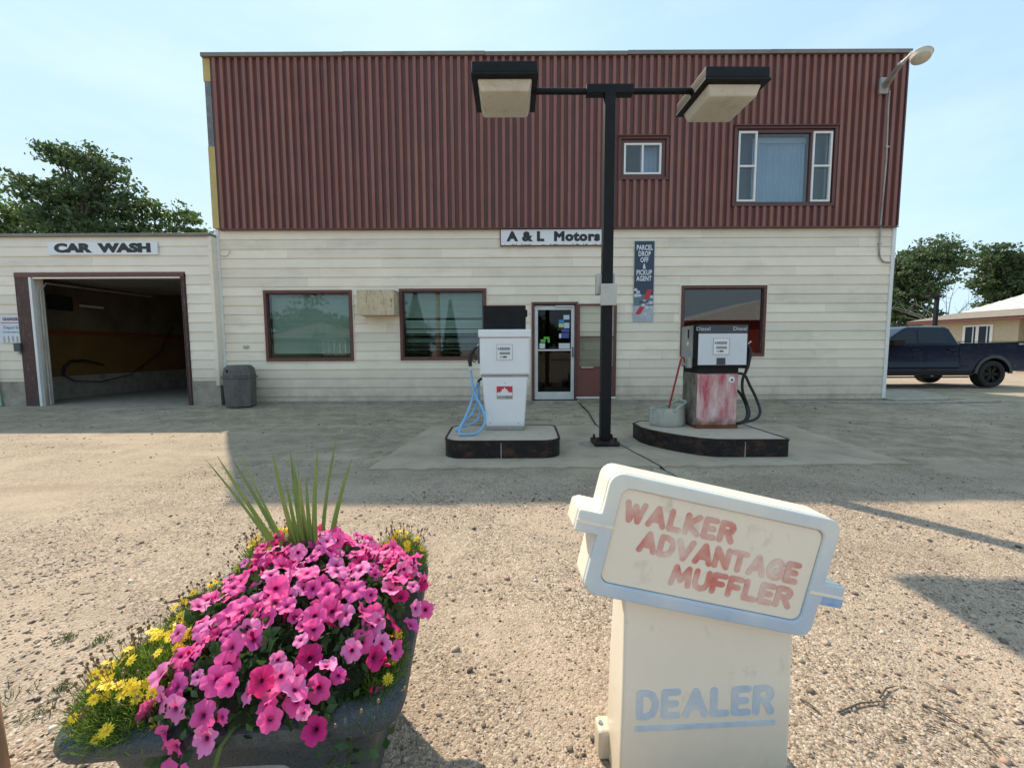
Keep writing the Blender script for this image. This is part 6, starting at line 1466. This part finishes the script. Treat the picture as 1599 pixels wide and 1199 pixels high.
for word, xl, xr_, zc in (('WALKER', -.243, .040, .037), ('ADVANTAGE', -.190, .226, -.028), ('MUFFLER', -.092, .226, -.093)):
    stroke_word(word, xl, xr_, zc, .056, .0142, -.0052, m_wred, Mh2)
stroke_word('DEALER', -.188, .176, .208, .082, .0185, -.0008, m_wblue, None)
MB().box(-.19, .18, -.0022, .003, .178, .192).build('underline', m_wblue, sg, bevel=.001, local=True)

# ------------------------------------------------------------------ small things on the lot
r = random.Random(44)
def tuft(px, py, n, h, i):
    g_ = Z(px, py); g_.z = gheight(g_.x, g_.y); b = MB()
    for _ in range(n):
        a = r.random()*6.283; q_ = r.random()*h*1.2; p0 = Vector((g_.x+q_*math.cos(a), g_.y+q_*math.sin(a), g_.z)); d = Vector((r.gauss(0, .6), r.gauss(0, .6), 1)).normalized()*h*r.uniform(.4, 1)
        s_ = Vector((.0018, .0018*r.uniform(-1, 1), 0)); b.add([p0-s_, p0+s_, p0+d*.6+s_*.7, p0+d], [(0, 1, 2, 3)])
    return b.build('weed_tuft', m_weed, kind='stuff', label='sparse green weeds growing through the gravel', cat='weeds') 
for i, (px, py, n, h) in enumerate(((102, 990, 60, .03), (155, 993, 60, .03), (95, 1065, 50, .03), (60, 1102, 30, .04), (20, 1075, 30, .05))): tuft(px, py, n, h, i)
sk = random.Random(3)
for i, (a_, c_) in enumerate((((1310, 1105), (1385, 1085)), ((1375, 1080), (1402, 1060)), ((1440, 1090), (1500, 1120)), ((1250, 1085), (1285, 1110)), ((1520, 1130), (1560, 1170)))):
    p0, p1 = Z(*a_), Z(*c_); p0.z = gheight(p0.x, p0.y)+.006; p1.z = gheight(p1.x, p1.y)+.006; m_ = p0.lerp(p1, .5)+Vector((0, .01, .004))
    tag(MB().tube([p0, m_, p1], [.0035, .003, .0015], 5).build('twig', m_bark, smooth=True), ('longest dry twig in the gravel right of the dealer sign', 'short twig lying at the tip of the longest one', 'bent twig at the right on the pale sandy patch', 'twig close against the right side of the dealer sign', 'dark twig nearest the lower right corner')[i], 'twig', 'twigs on the gravel')
b = MB(); rg = random.Random(77)
for k in range(110):
    c_ = Z(rg.gauss(1480, 90), rg.gauss(1115, 45)); 
    if c_.x < .95 or c_.y < .6: continue
    c_.z = gheight(c_.x, c_.y)+.005; a = rg.gauss(-.5, .5); L_ = rg.uniform(.008, .03); d_ = Vector((math.cos(a)*L_, math.sin(a)*L_, rg.uniform(-.003, .005)))
    b.tube([c_-d_*.5, c_+Vector((0, 0, .002)), c_+d_*.5], [.0012, .0016, .0007], 4)
tag(b.build('dry_debris', m_bark, kind='stuff'), 'dry stalks and bark bits littering the gravel at the lower right', 'debris')
p = Z(3, 1185); q_ = Z(-6, 1180)
ps = thing('rusty_post', (-1.335, 1.04, 0), 'brown weathered post at the lower left edge of the photo', 'post')
MB().tube([(-1.455, 1.05, -.02), (-1.465, 1.05, .2), (-1.475, 1.05, .25)], [.05, .05, .03], 10).build('stake', m_polewood, ps, smooth=True)
